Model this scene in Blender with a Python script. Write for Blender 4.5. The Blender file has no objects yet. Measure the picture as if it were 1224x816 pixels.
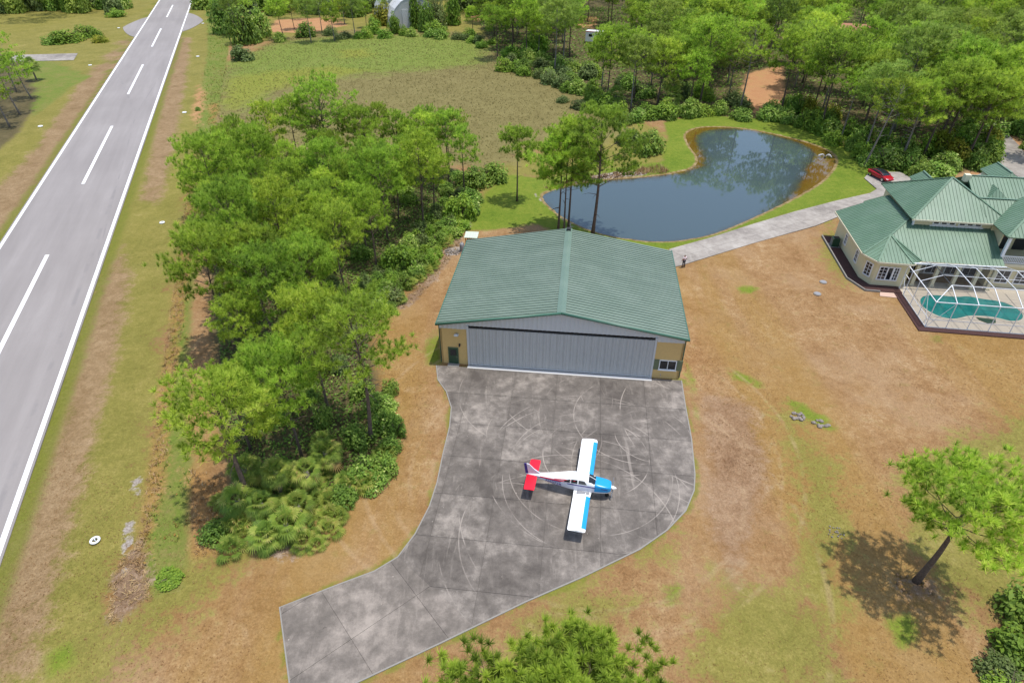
import bpy, math, random
import numpy as np
from mathutils import Vector, Matrix
S = bpy.context.scene
COL = S.collection
R = math.radians
# ------------------------------------------------------------------ camera
F, P, H = 750.0, 0.622, 40.0          # focal length in photo pixels (1224 wide), downward pitch, height
cd = bpy.data.cameras.new('camera'); cam = bpy.data.objects.new('camera', cd); COL.objects.link(cam)
cd.sensor_width = 36.0; cd.lens = 36.0 * F / 1224.0; cd.clip_end = 9000; cd.clip_start = 0.5
cam.location = (0, 0, H); cam.rotation_euler = (math.pi / 2 - P, 0, 0)
S.camera = cam
# ------------------------------------------------------------------ world, sun, exposure
SUN_EL, SUN_DIR = 79.0, (0.985, -0.17)   # horizontal direction towards the sun
az = math.atan2(SUN_DIR[0], SUN_DIR[1])
w = bpy.data.worlds.new('World'); S.world = w; w.use_nodes = True
nt = w.node_tree; bg = nt.nodes['Background']
sky = nt.nodes.new('ShaderNodeTexSky'); sky.sky_type = 'NISHITA'; sky.sun_disc = False
sky.sun_elevation = R(SUN_EL); sky.sun_rotation = az; sky.altitude = 10; sky.air_density = 1.0; sky.dust_density = 1.5
nt.links.new(sky.outputs[0], bg.inputs[0]); bg.inputs[1].default_value = 0.15
sl = bpy.data.lights.new('sun', 'SUN'); sun = bpy.data.objects.new('sun', sl); COL.objects.link(sun)
sl.energy = 2.8; sl.angle = R(0.53); sl.color = (1, 0.965, 0.91)
sv = Vector((SUN_DIR[0] * math.cos(R(SUN_EL)) / math.hypot(*SUN_DIR), SUN_DIR[1] * math.cos(R(SUN_EL)) / math.hypot(*SUN_DIR), math.sin(R(SUN_EL))))
sun.rotation_euler = sv.to_track_quat('Z', 'Y').to_euler()
S.view_settings.view_transform = 'Standard'; S.view_settings.look = 'None'
S.view_settings.exposure = 0.57; S.view_settings.gamma = 1.0
S.render.engine = 'CYCLES'
try:
    S.cycles.use_denoising = True
except Exception:
    pass
S.cycles.max_bounces = 8; S.cycles.transparent_max_bounces = 8

# ------------------------------------------------------------------ helpers
_fw = np.array([0, math.cos(P), -math.sin(P)]); _up = np.array([0, math.sin(P), math.cos(P)])
def at(x, y, z=0.0):
    """world point at height z that is seen at photo pixel (x, y)"""
    d = _fw * F + np.array([1.0, 0, 0]) * (x - 612) - _up * (y - 408)
    return np.array([0, 0, H]) + d * (z - H) / d[2]
def at2(x, y, z=0.0):
    return at(x, y, z)[:2]
def poly(pts, z=0.0):
    return np.array([at2(x, y, z) for x, y in pts])
def tag(o, label=None, cat=None, group=None, kind=None):
    if label: o['label'] = label
    if cat: o['category'] = cat
    if group: o['group'] = group
    if kind: o['kind'] = kind
    return o
def empty(name, loc=(0, 0, 0), rz=0.0, parent=None):
    o = bpy.data.objects.new(name, None); COL.objects.link(o)
    o.location = loc; o.rotation_euler = (0, 0, rz); o.empty_display_size = 0.3
    if parent: o.parent = parent
    return o
class M:
    """collects geometry for ONE mesh object"""
    def __init__(s): s.v = []; s.f = []; s.mi = []; s.m = 0
    def add(s, vs, fs):
        b = len(s.v); s.v += [tuple(map(float, p)) for p in vs]
        s.f += [tuple(i + b for i in f) for f in fs]; s.mi += [s.m] * len(fs); return s
    def box(s, c, d, rz=0.0, tilt=None):
        x, y, z = d[0] / 2, d[1] / 2, d[2] / 2
        vs = [Vector((i * x, j * y, k * z)) for k in (-1, 1) for j in (-1, 1) for i in (-1, 1)]
        m = Matrix.Rotation(rz, 3, 'Z')
        if tilt: m = m @ Matrix.Rotation(tilt[1], 3, tilt[0])
        vs = [m @ p + Vector(c) for p in vs]
        return s.add(vs, [(0, 2, 3, 1), (4, 5, 7, 6), (0, 1, 5, 4), (2, 6, 7, 3), (0, 4, 6, 2), (1, 3, 7, 5)])
    def beam(s, a, b, wd, hg=None, up=(0, 0, 1)):
        a, b = Vector(a), Vector(b); d = (b - a).normalized(); hg = hg or wd
        u = Vector(up)
        if abs(d.dot(u)) > 0.98: u = Vector((1, 0, 0))
        sx = d.cross(u).normalized(); sy = sx.cross(d).normalized()
        vs = [q + sx * (i * wd / 2) + sy * (j * hg / 2) for q in (a, b) for i, j in ((-1, -1), (1, -1), (1, 1), (-1, 1))]
        return s.add(vs, [(3, 2, 1, 0), (4, 5, 6, 7), (0, 1, 5, 4), (1, 2, 6, 5), (2, 3, 7, 6), (3, 0, 4, 7)])
    def tube(s, pts, rad, n=6, cap=True):
        pts = [Vector(p) for p in pts]
        if not hasattr(rad, '__len__'): rad = [rad] * len(pts)
        vs = []; ref = Vector((0.13, 0.9, 0.2))
        for i, p in enumerate(pts):
            d = (pts[min(i + 1, len(pts) - 1)] - pts[max(i - 1, 0)]).normalized()
            if abs(d.dot(ref)) > 0.95: ref = Vector((0.9, 0.1, 0.1))
            a = d.cross(ref).normalized(); b = d.cross(a)
            for k in range(n):
                t = 2 * math.pi * k / n
                vs.append(p + (a * math.cos(t) + b * math.sin(t)) * rad[i])
        fs = [(i * n + k, i * n + (k + 1) % n, (i + 1) * n + (k + 1) % n, (i + 1) * n + k) for i in range(len(pts) - 1) for k in range(n)]
        if cap: fs += [tuple(range(n))[::-1], tuple((len(pts) - 1) * n + k for k in range(n))]
        return s.add(vs, fs)
    def prism(s, pg, z0, z1):
        n = len(pg)
        vs = [(p[0], p[1], z0) for p in pg] + [(p[0], p[1], z1) for p in pg]
        return s.add(vs, [tuple(range(n))[::-1], tuple(range(n, 2 * n))] + [(i, (i + 1) % n, n + (i + 1) % n, n + i) for i in range(n)])
    def slab(s, pts, nrm, t):
        """planar polygon given by 3D pts (seen counter-clockwise from its normal), thickness t below it"""
        n = len(pts); nrm = Vector(nrm)
        vs = [Vector(p) for p in pts] + [Vector(p) - nrm * t for p in pts]
        return s.add(vs, [tuple(range(n)), tuple(range(n, 2 * n))[::-1]] + [(i, n + i, n + (i + 1) % n, (i + 1) % n) for i in range(n)])
    def loft(s, rings, caps=True, closed=True):
        n = len(rings[0]); vs = [p for r in rings for p in r]; fs = []
        for i in range(len(rings) - 1):
            for k in range(n if closed else n - 1):
                fs.append((i * n + k, i * n + (k + 1) % n, (i + 1) * n + (k + 1) % n, (i + 1) * n + k))
        if caps: fs += [tuple(range(n))[::-1], tuple((len(rings) - 1) * n + k for k in range(n))]
        return s.add(vs, fs)
    def mesh(s, name, mats, smooth=False):
        me = bpy.data.meshes.new(name); me.from_pydata(s.v, [], s.f)
        for m in (mats if isinstance(mats, (list, tuple)) else [mats]): me.materials.append(m)
        me.polygons.foreach_set('material_index', s.mi)
        if smooth: me.polygons.foreach_set('use_smooth', [True] * len(s.f))
        me.update(); return me
    def build(s, name, mats, parent=None, smooth=False, bevel=0.0):
        o = bpy.data.objects.new(name, s.mesh(name, mats, smooth)); COL.objects.link(o)
        if parent: o.parent = parent
        if bevel:
            b = o.modifiers.new('bevel', 'BEVEL'); b.width = bevel; b.segments = 2; b.limit_method = 'ANGLE'
        return o
def inst(name, me, parent=None, loc=(0, 0, 0), rz=0.0, sc=1.0):
    o = bpy.data.objects.new(name, me); COL.objects.link(o); o.location = loc; o.rotation_euler = (0, 0, rz)
    o.scale = (sc, sc, sc) if not hasattr(sc, '__len__') else sc
    if parent: o.parent = parent
    return o
def np_mesh(name, V, T, mat, attrs=None, smooth=False):
    """mesh from numpy arrays; T is (n,3) or (n,4); attrs: {name: per-face floats}"""
    V = np.asarray(V, np.float32).reshape(-1, 3); T = np.asarray(T, np.int32); n, k = T.shape
    me = bpy.data.meshes.new(name); me.vertices.add(len(V)); me.vertices.foreach_set('co', V.ravel())
    me.loops.add(n * k); me.loops.foreach_set('vertex_index', T.ravel())
    me.polygons.add(n); me.polygons.foreach_set('loop_start', np.arange(0, n * k, k, dtype=np.int32))
    if smooth: me.polygons.foreach_set('use_smooth', np.ones(n, bool))
    for a, d in (attrs or {}).items():
        dom = 'FACE' if len(d) == n else 'POINT'
        at_ = me.attributes.new(a, 'FLOAT', dom); at_.data.foreach_set('value', np.asarray(d, np.float32))
    me.materials.append(mat); me.update(); return me

# ------------------------------------------------------------------ materials
def sr(r, g, b):   # sRGB bytes -> linear
    f = lambda c: (c / 255 / 12.92) if c <= 10 else ((c / 255 + 0.055) / 1.055) ** 2.4
    return (f(r), f(g), f(b), 1)
class NT:
    def __init__(s, name):
        s.m = bpy.data.materials.new(name); s.m.use_nodes = True; s.t = s.m.node_tree
        s.b = s.t.nodes['Principled BSDF']; s.out = s.t.nodes['Material Output']
    def n(s, typ, **kw):
        o = s.t.nodes.new('ShaderNode' + typ)
        for k, v in kw.items(): setattr(o, k, v)
        return o
    def l(s, a, b): s.t.links.new(a, b)
    def val(s, sock, v):
        if hasattr(v, 'is_output') or hasattr(v, 'links'): s.l(v, sock)
        else: sock.default_value = v
    def math(s, op, a, b=0.0, c=None):
        o = s.n('Math', operation=op); s.val(o.inputs[0], a); s.val(o.inputs[1], b)
        if c is not None: s.val(o.inputs[2], c)
        return o.outputs[0]
    def noise(s, sc, det=4, vec=None, rough=0.55, dist=0.0):
        o = s.n('TexNoise'); o.inputs['Scale'].default_value = sc; o.inputs['Detail'].default_value = det
        o.inputs['Roughness'].default_value = rough; o.inputs['Distortion'].default_value = dist
        if vec is not None: s.l(vec, o.inputs['Vector'])
        return o.outputs['Fac']
    def mix(s, f, a, b, bl='MIX'):
        o = s.n('Mix', data_type='RGBA', blend_type=bl); s.val(o.inputs['Factor'], f)
        s.val(o.inputs['A' if 'A' in o.inputs and False else 6], a); s.val(o.inputs[7], b); return o.outputs[2]
    def ss(s, x, lo, hi):
        o = s.n('MapRange', interpolation_type='SMOOTHSTEP'); s.val(o.inputs[0], x)
        o.inputs[1].default_value = lo; o.inputs[2].default_value = hi; return o.outputs[0]
    def ramp(s, f, stops):
        o = s.n('ValToRGB'); s.val(o.inputs[0], f); e = o.color_ramp.elements
        while len(e) < len(stops): e.new(0.5)
        for i, (p, c) in enumerate(stops): e[i].position = p; e[i].color = c
        return o.outputs[0]
    def pos(s): return s.n('NewGeometry').outputs['Position']
    def obj(s): return s.n('TexCoord').outputs['Object']
    def rnd(s): return s.n('ObjectInfo').outputs['Random']
    def attr(s, a):
        o = s.n('Attribute'); o.attribute_name = a; return o.outputs['Fac']
    def bump(s, h, st=0.3, d=0.05):
        o = s.n('Bump'); o.inputs['Strength'].default_value = st; o.inputs['Distance'].default_value = d
        s.l(h, o.inputs['Height']); s.l(o.outputs[0], s.b.inputs['Normal'])
    def fin(s, col=None, rough=0.6, metal=0.0, spec=None):
        if col is not None: s.val(s.b.inputs['Base Color'], col)
        s.val(s.b.inputs['Roughness'], rough); s.b.inputs['Metallic'].default_value = metal
        if spec is not None: s.b.inputs['Specular IOR Level'].default_value = spec
        return s.m
def paint(name, c, rough=0.5, var=0.08, sc=3.0, metal=0.0, grime=0.0):
    t = NT(name); nz = t.noise(sc, 5, t.pos())
    a = t.mix(nz, tuple(x * (1 - var) for x in c[:3]) + (1,), tuple(min(1, x * (1 + var)) for x in c[:3]) + (1,))
    if grime:
        g = t.ss(t.noise(0.9, 8, t.pos(), 0.7), 0.5, 0.75); a = t.mix(t.math('MULTIPLY', g, grime), a, (0.08, 0.075, 0.06, 1))
    return t.fin(a, rough, metal)
def leafmat(name, stops, hue=0.12, trans=0.35):
    """foliage: per-leaf attribute 'tone' picks the colour, each plant shifts a little"""
    t = NT(name)
    f = t.math('ADD', t.attr('tone'), t.math('MULTIPLY', t.math('SUBTRACT', t.rnd(), 0.5), hue * 2))
    c = t.ramp(f, stops)
    hs = t.n('HueSaturation'); t.l(c, hs.inputs['Color'])
    t.l(t.math('ADD', 0.88, t.math('MULTIPLY', t.rnd(), 0.24)), hs.inputs['Value'])
    t.l(t.math('ADD', 0.49, t.math('MULTIPLY', t.math('FRACT', t.math('MULTIPLY', t.rnd(), 7.3)), 0.02)), hs.inputs['Hue'])
    c = hs.outputs[0]
    t.fin(c, 0.6, 0, 0.25)
    tr = t.n('BsdfTranslucent'); t.l(c, tr.inputs[0])
    mx = t.n('MixShader'); mx.inputs[0].default_value = trans
    t.l(t.b.outputs[0], mx.inputs[1]); t.l(tr.outputs[0], mx.inputs[2]); t.l(mx.outputs[0], t.out.inputs[0])
    return t.m
def L3(r, g, b): return (r, g, b, 1)
MAT = {}
MAT['pine'] = leafmat('pine_needles', [(0.0, L3(0.1503, 0.2337, 0.0294)), (.35, L3(0.2863, 0.4218, 0.0451)), (.7, L3(0.4213, 0.5871, 0.0640)), (1, L3(0.5562, 0.6783, 0.0924))], .17, .45)
MAT['pine_d'] = leafmat('pine_needles_dull', [(0.0, L3(0.1288, 0.1848, 0.0330)), (.35, L3(0.2323, 0.3214, 0.0520)), (.7, L3(0.3346, 0.4446, 0.0810)), (1, L3(0.4381, 0.5264, 0.1140))], .17, .45)
MAT['pine_y'] = leafmat('pine_needles_light', [(0.0, L3(0.1904, 0.2722, 0.0290)), (.4, L3(0.3304, 0.4590, 0.0460)), (.75, L3(0.4581, 0.5843, 0.0660)), (1, L3(0.5600, 0.6383, 0.0980))], .15, .45)
MAT['leaf'] = leafmat('broad_leaves', [(0, L3(0.0818, 0.1496, 0.0242)), (.5, L3(0.1859, 0.3102, 0.0441)), (.85, L3(0.3427, 0.4741, 0.0819)), (1, L3(0.5656, 0.6171, 0.2069))], .15, .4)
MAT['leaf_b'] = leafmat('bright_leaves', [(0, L3(0.100, 0.178, 0.025)), (.5, L3(0.199, 0.337, 0.035)), (.85, L3(0.299, 0.430, 0.050)), (1, L3(0.419, 0.468, 0.079))], .12, .4)
MAT['leaf_y'] = leafmat('yellow_leaves', [(0, L3(.10, .13, .012)), (.5, L3(.22, .25, .02)), (1, L3(.38, .34, .035))])
MAT['olive'] = leafmat('dull_leaves', [(0, L3(0.075, 0.115, 0.026)), (.5, L3(0.144, 0.203, 0.052)), (1, L3(0.237, 0.284, 0.104))])
MAT['palm'] = leafmat('palm_fronds', [(0, L3(0.0751, 0.1376, 0.0207)), (.4, L3(0.1873, 0.2836, 0.0414)), (.75, L3(0.3374, 0.4034, 0.0702)), (.93, L3(0.4866, 0.4727, 0.1287)), (1, L3(0.4495, 0.3089, 0.1053))], 0.08, 0.4)
MAT['straw'] = leafmat('dry_stems', [(0, L3(0.200, 0.125, 0.054)), (.5, L3(0.338, 0.213, 0.096)), (1, L3(0.525, 0.375, 0.192))], 0.05, 0.2)
MAT['marsh'] = leafmat('marsh_grass', [(0, L3(0.1581, 0.1250, 0.0467)), (.45, L3(0.2372, 0.2000, 0.0723)), (.75, L3(0.2325, 0.2250, 0.0638)), (1, L3(0.1860, 0.2400, 0.0425))], 0.0, 0.4)
MAT['turf'] = leafmat('dry_turf', [(0, L3(.22, .115, .045)), (.5, L3(.36, .21, .085)), (.8, L3(.48, .33, .16)), (1, L3(.30, .29, .06))], 0.0, 0.4)
MAT['weed'] = leafmat('weeds', [(0, L3(.38, .18, .05)), (.3, L3(.36, .28, .07)), (.55, L3(.25, .32, .05)), (1, L3(.16, .31, .045))], 0.0, 0.4)
def bark():
    t = NT('bark'); n_ = t.noise(6, 6, t.obj(), .7)
    t.bump(n_, .6, .05)
    return t.fin(t.ramp(n_, [(.3, L3(.05, .036, .028)), (.55, L3(.13, .09, .065)), (.8, L3(.21, .155, .12))]), .9)
MAT['bark'] = bark()
t_ = NT('bark_grey'); n_ = t_.noise(5, 6, t_.obj(), .7); t_.bump(n_, .5, .04)
MAT['bark_g'] = t_.fin(t_.ramp(n_, [(.3, L3(.10, .085, .075)), (.6, L3(.22, .19, .16)), (.8, L3(.32, .28, .25))]), .9)
MAT['white'] = paint('white_paint', (.80, .80, .78), .4, .03)
MAT['white_alu'] = paint('white_aluminium', (.72, .73, .73), .35, .04)
MAT['roof_hangar'] = None
def roofm(name, c, fade, wash=False):
    t = NT(name); p = t.pos()
    nz = t.noise(.35, 6, p, .6); n2 = t.noise(14, 3, p)
    a = t.mix(t.ss(nz, .35, .7), c, fade)
    a = t.mix(t.math('MULTIPLY', t.ss(n2, .5, .8), .18), a, (c[0] * .5, c[1] * .5, c[2] * .5, 1))
    if wash:   # rain-washed streaks running down the slope, and grime
        mp = t.n('Mapping'); mp.inputs['Rotation'].default_value = (0, 0, R(6.46)); mp.inputs['Scale'].default_value = (.10, 2.6, 1); t.l(p, mp.inputs['Vector'])
        a = t.mix(t.math('MULTIPLY', t.ss(t.noise(1.0, 7, mp.outputs[0], .7), .5, .72), .22), a, (fade[0] * 1.25, fade[1] * 1.18, fade[2] * 1.22, 1))
        a = t.mix(t.math('MULTIPLY', t.ss(t.noise(.5, 8, p, .75), .56, .72), .16), a, (.06, .075, .06, 1))
    a = t.mix(t.math('MULTIPLY', t.rnd(), .14), a, (.05, .07, .06, 1))
    return t.fin(a, .42, 0.0, .5)
MAT['roof_hangar'] = roofm('faded_green_roof_steel', L3(.155, .208, .158), L3(.183, .237, .184), True)
MAT['roof_trim'] = roofm('green_roof_trim', L3(0.0414, 0.1196, 0.0782), L3(0.0552, 0.1380, 0.0920))
MAT['roof_house'] = roofm('green_house_roof_steel', L3(.112, .194, .116), L3(.142, .224, .145))
MAT['ridge_cap'] = roofm('ridge_steel', L3(0.1275, 0.1935, 0.1460), L3(0.1573, 0.2236, 0.1722))
MAT['steel'] = paint('galvanised_door_steel', (.47, .465, .445), .42, .07, 2.0, 0.0, .08)
MAT['steel_w'] = paint('pale_gable_steel', (.56, .555, .54), .45, .05, 2.0)
MAT['ochre'] = paint('ochre_stucco', (.63, .425, .165), .85, .08, 4.0, 0, .1)
MAT['cream'] = paint('cream_stucco', (.69, .61, .37), .85, .06, 4.0, 0, .05)
MAT['cream_l'] = paint('pale_cream_stucco', (.66, .60, .42), .85, .05, 4.0)
MAT['dgreen'] = paint('dark_green_paint', (.020, .060, .030), .4, .1)
MAT['sage'] = paint('sage_shutter_paint', (.13, .155, .085), .6, .1)
MAT['black'] = paint('black_rubber', (.015, .015, .015), .6, .1)
MAT['dark'] = paint('dark_recess', (.02, .02, .022), .7, .1)
MAT['grey'] = paint('grey_metal', (.25, .25, .26), .5, .1)
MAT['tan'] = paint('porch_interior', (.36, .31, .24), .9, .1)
MAT['wood'] = paint('orange_wood', (.38, .20, .07), .8, .15, 8)
MAT['pale_green'] = paint('pale_green_sheet', (.50, .58, .46), .5, .08, 2)
MAT['red_paint'] = paint('red_car_paint', (.36, .008, .018), .22, .04)
t_ = NT('dark_glass'); MAT['glass'] = t_.fin(L3(.012, .016, .02), .06, 0, .6)
t_ = NT('chrome'); MAT['chrome'] = t_.fin(L3(.6, .6, .62), .2, 1.0)
t_ = NT('brown_mulch'); n_ = t_.noise(9, 8, t_.pos(), .75); t_.bump(n_, .8, .06)
MAT['mulch'] = t_.fin(t_.ramp(n_, [(.3, L3(.022, .009, .008)), (.6, L3(.075, .03, .024)), (.85, L3(.15, .075, .06))]), .95)
t_ = NT('grey_stone'); n_ = t_.noise(4, 8, t_.pos(), .7); t_.bump(n_, .6, .05)
MAT['stone'] = t_.fin(t_.ramp(n_, [(.3, L3(.12, .098, .08)), (.7, L3(.30, .26, .225))]), .9)
MAT['kerb'] = paint('kerb_concrete', (.24, .225, .20), .9, .12, 5)

# concrete: blotched, stained, tyre-marked; each slab a little different
def concrete(name, dark, mid, light, rings=(), bias=0.0, joints=None):
    t = NT(name); p = t.pos()
    big = t.noise(.16, 5, p, .6); med = t.noise(.9, 8, p, .72, .1); fine = t.noise(11, 6, p, .7)
    f = t.math('ADD', t.math('MULTIPLY', t.math('ADD', .5, t.math('MULTIPLY', t.math('SUBTRACT', big, .5), 1.5)), .5), t.math('MULTIPLY', t.math('ADD', .5, t.math('MULTIPLY', t.math('SUBTRACT', med, .5), 1.35)), .5))
    f = t.math('ADD', f, t.math('MULTIPLY', t.math('SUBTRACT', t.rnd(), .5), .08))
    f = t.math('ADD', f, t.math('MULTIPLY', t.math('SUBTRACT', fine, .5), .16))
    c = t.ramp(t.math('ADD', f, bias), [(.34, dark), (.52, mid), (.72, light)])
    # pale chips and small dark oil spots
    v = t.n('TexVoronoi', feature='F1'); v.inputs['Scale'].default_value = 1.3; t.l(p, v.inputs['Vector'])
    chip = t.ss(v.outputs['Distance'], .085, .05)
    c = t.mix(t.math('MULTIPLY', chip, t.ss(t.noise(1.7, 2, p), .55, .62)), c, light)
    sp = t.ss(t.noise(2.3, 6, p, .75, 1.0), .64, .73)
    c = t.mix(t.math('MULTIPLY', sp, .55), c, tuple(x * .55 for x in dark[:3]) + (1,))
    if joints:   # dirt gathers along the joints
        mj = t.n('Mapping'); mj.vector_type = 'TEXTURE'; mj.inputs['Location'].default_value = (joints[0], joints[1], 0); mj.inputs['Rotation'].default_value = (0, 0, joints[2]); t.l(p, mj.inputs['Vector'])
        sx = t.n('SeparateXYZ'); t.l(mj.outputs[0], sx.inputs[0])
        dj = t.math('MINIMUM', t.math('PINGPONG', sx.outputs[0], joints[3] / 2), t.math('PINGPONG', sx.outputs[1], joints[4] / 2))
        kj = t.math('MULTIPLY', t.ss(t.math('ADD', dj, t.math('MULTIPLY', t.math('SUBTRACT', med, .5), .8)), .30, .02), .15)
        c = t.mix(kj, c, tuple(x * .72 for x in dark[:3]) + (1,))
    # streaks of lighter, rubbed concrete
    mp = t.n('Mapping'); mp.inputs['Rotation'].default_value = (0, 0, R(-22)); mp.inputs['Scale'].default_value = (1.1, .16, 1); t.l(p, mp.inputs['Vector'])
    st = t.ss(t.noise(1.0, 6, mp.outputs[0], .7, .5), .55, .75)
    c = t.mix(t.math('MULTIPLY', st, .62), c, light)
    if rings:
        tot = None; br = t.noise(.22, 4, p, .6)
        for cx, cy, rad, wd, th, gain in rings:
            sub = t.n('VectorMath', operation='DISTANCE'); t.l(p, sub.inputs[0]); sub.inputs[1].default_value = (cx, cy, .06)
            e = t.math('ABSOLUTE', t.math('SUBTRACT', sub.outputs['Value'], rad))
            k = t.ss(e, wd, wd * .35)
            k = t.math('MULTIPLY', k, t.math('MULTIPLY', t.ss(br, th, th + .14), gain))
            tot = k if tot is None else t.math('MAXIMUM', tot, k)
        c = t.mix(tot, c, tuple(min(1, x * 1.25) for x in light[:3]) + (1,))
    t.bump(t.math('ADD', fine, t.math('MULTIPLY', med, .5)), .25, .02)
    return t.fin(c, .9)
_rings = []
rr = random.Random(4)
for (px, py, rad, wd, th, g) in [(705, 560, 6.9, .08, .42, .5), (708, 556, 9.1, .08, .46, .6), (712, 545, 4.6, .08, .40, .7), (680, 640, 8.4, .09, .42, .7), (690, 640, 10.6, .09, .46, .65),
        (760, 500, 5.8, .08, .42, .65), (745, 470, 4.2, .07, .44, .65), (650, 520, 5.2, .08, .46, .6), (790, 560, 7.6, .08, .47, .6), (730, 600, 12.2, .09, .47, .6),
        (640, 470, 7.5, .08, .46, .6), (780, 520, 3.4, .07, .42, .65), (600, 700, 9.5, .08, .49, .5), (860, 500, 9.2, .09, .43, .6), (720, 450, 11.0, .08, .47, .55), (700, 760, 14.5, .09, .47, .55), (705, 575, 7.3, .06, .42, .6), (735, 500, 7.1, .08, .44, .6)]:
    q = at(px, py); _rings.append((q[0], q[1], rad, wd * .72, th + .012, g * (.95 if px > 700 else .7)))
MAT['apron'] = concrete('stained_apron_concrete', L3(0.0788, 0.0663, 0.0555), L3(0.1421, 0.1222, 0.1037), L3(0.3073, 0.2677, 0.2274), _rings, 0.0, (4.70 - .1 * math.sin(R(6.46)), 50.27 - .1 * math.cos(R(6.46)), R(-6.46), 4.3, 4.2))
MAT['apron_arm'] = concrete('weathered_taxiway_concrete', L3(0.0858, 0.0732, 0.0609), L3(0.1565, 0.1338, 0.1126), L3(0.3029, 0.2600, 0.2196), (), .02)
MAT['drive'] = concrete('pale_driveway_concrete', L3(0.1824, 0.1599, 0.1390), L3(0.2918, 0.2607, 0.2264), L3(0.4013, 0.3685, 0.3234), (), .0)
MAT['apron_bed'] = paint('joint_filler', (.105, .095, .085), .95, .2, 3)
MAT['deck'] = paint('pool_deck', (.45, .39, .30), .8, .06, 3)
MAT['deck_pink'] = paint('pink_pavers', (.52, .36, .28), .85, .1, 5)
t_ = NT('worn_white_road_paint'); p_ = t_.pos(); n_ = t_.ss(t_.noise(1.6, 9, p_, .75), .62, .72)
MAT['mark'] = t_.fin(t_.mix(t_.math('MULTIPLY', n_, .55), L3(.80, .80, .78), L3(.45, .43, .42)), .7)
# runway: pale pinkish grey, long faint streaks, cracks
t_ = NT('runway_asphalt'); p_ = t_.pos()
mp_ = t_.n('Mapping'); mp_.vector_type = 'TEXTURE'; mp_.inputs['Rotation'].default_value = (0, 0, R(20.06)); mp_.inputs['Scale'].default_value = (1.0, 14.0, 1); t_.l(p_, mp_.inputs['Vector'])
st_ = t_.noise(.45, 6, mp_.outputs[0], .65, .3); bg_ = t_.noise(.05, 5, p_, .6); fi_ = t_.noise(9, 5, p_, .7)
f_ = t_.math('ADD', t_.math('MULTIPLY', st_, .5), t_.math('ADD', t_.math('MULTIPLY', bg_, .35), t_.math('MULTIPLY', fi_, .15)))
c_ = t_.ramp(f_, [(.33, L3(.205, .184, .172)), (.52, L3(.252, .228, .214)), (.68, L3(.30, .274, .258))])
vo_ = t_.n('TexVoronoi', feature='DISTANCE_TO_EDGE'); vo_.inputs['Scale'].default_value = .045; t_.l(mp_.outputs[0], vo_.inputs['Vector'])
ck_ = t_.math('MULTIPLY', t_.ss(vo_.outputs['Distance'], .006, .001), t_.ss(t_.noise(.2, 4, p_), .45, .6))
c_ = t_.mix(t_.math('MULTIPLY', ck_, .35), c_, L3(.15, .14, .14))
t_.bump(fi_, .15, .01); MAT['runway'] = t_.fin(c_, .85)

# ------------------------------------------------------------------ polygon tools
def sdist(P_, pg):
    """signed distance of points (n,2) to polygon; negative inside"""
    pg = np.asarray(pg); d = np.full(len(P_), 1e18); ins = np.zeros(len(P_), bool)
    for i in range(len(pg)):
        a, b = pg[i], pg[(i + 1) % len(pg)]; e = b - a; wv = P_ - a
        t = np.clip((wv @ e) / max(e @ e, 1e-9), 0, 1); q = wv - t[:, None] * e
        d = np.minimum(d, (q * q).sum(1))
        c = (a[1] > P_[:, 1]) != (b[1] > P_[:, 1])
        with np.errstate(divide='ignore', invalid='ignore'):
            xi = (b[0] - a[0]) * (P_[:, 1] - a[1]) / (b[1] - a[1]) + a[0]
        ins ^= c & (P_[:, 0] < xi)
    d = np.sqrt(d); return np.where(ins, -d, d)
def smooth_pg(pg, it=2, closed=True):
    pg = np.asarray(pg, float)
    for _ in range(it):
        nx = np.roll(pg, -1, 0); q = np.empty((2 * len(pg), 2)); q[0::2] = pg * .75 + nx * .25; q[1::2] = pg * .25 + nx * .75
        pg = q
    return pg
def clip(pg, cell):
    """Sutherland-Hodgman: polygon against a convex counter-clockwise cell"""
    out = [tuple(p) for p in pg]
    for i in range(len(cell)):
        a, b = cell[i], cell[(i + 1) % len(cell)]
        ins = lambda p: (b[0] - a[0]) * (p[1] - a[1]) - (b[1] - a[1]) * (p[0] - a[0]) >= 0
        src, out = out, []
        for j in range(len(src)):
            p, q = src[j - 1], src[j]; ip, iq = ins(p), ins(q)
            if ip != iq:
                d1 = (b[0] - a[0]) * (p[1] - a[1]) - (b[1] - a[1]) * (p[0] - a[0]); d2 = (b[0] - a[0]) * (q[1] - a[1]) - (b[1] - a[1]) * (q[0] - a[0])
                t = d1 / (d1 - d2); out.append((p[0] + t * (q[0] - p[0]), p[1] + t * (q[1] - p[1])))
            if iq: out.append(q)
        if len(out) < 3: return []
    res = []
    for p in out:
        if not res or math.hypot(p[0] - res[-1][0], p[1] - res[-1][1]) > 1e-3: res.append(p)
    while len(res) > 2 and math.hypot(res[0][0] - res[-1][0], res[0][1] - res[-1][1]) < 1e-3: res.pop()
    return res if len(res) > 2 else []
def area(pg):
    pg = np.asarray(pg); x, y = pg[:, 0], pg[:, 1]
    return .5 * float((x * np.roll(y, -1) - y * np.roll(x, -1)).sum())
def ccw(pg):
    return pg if area(pg) > 0 else pg[::-1]
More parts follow.
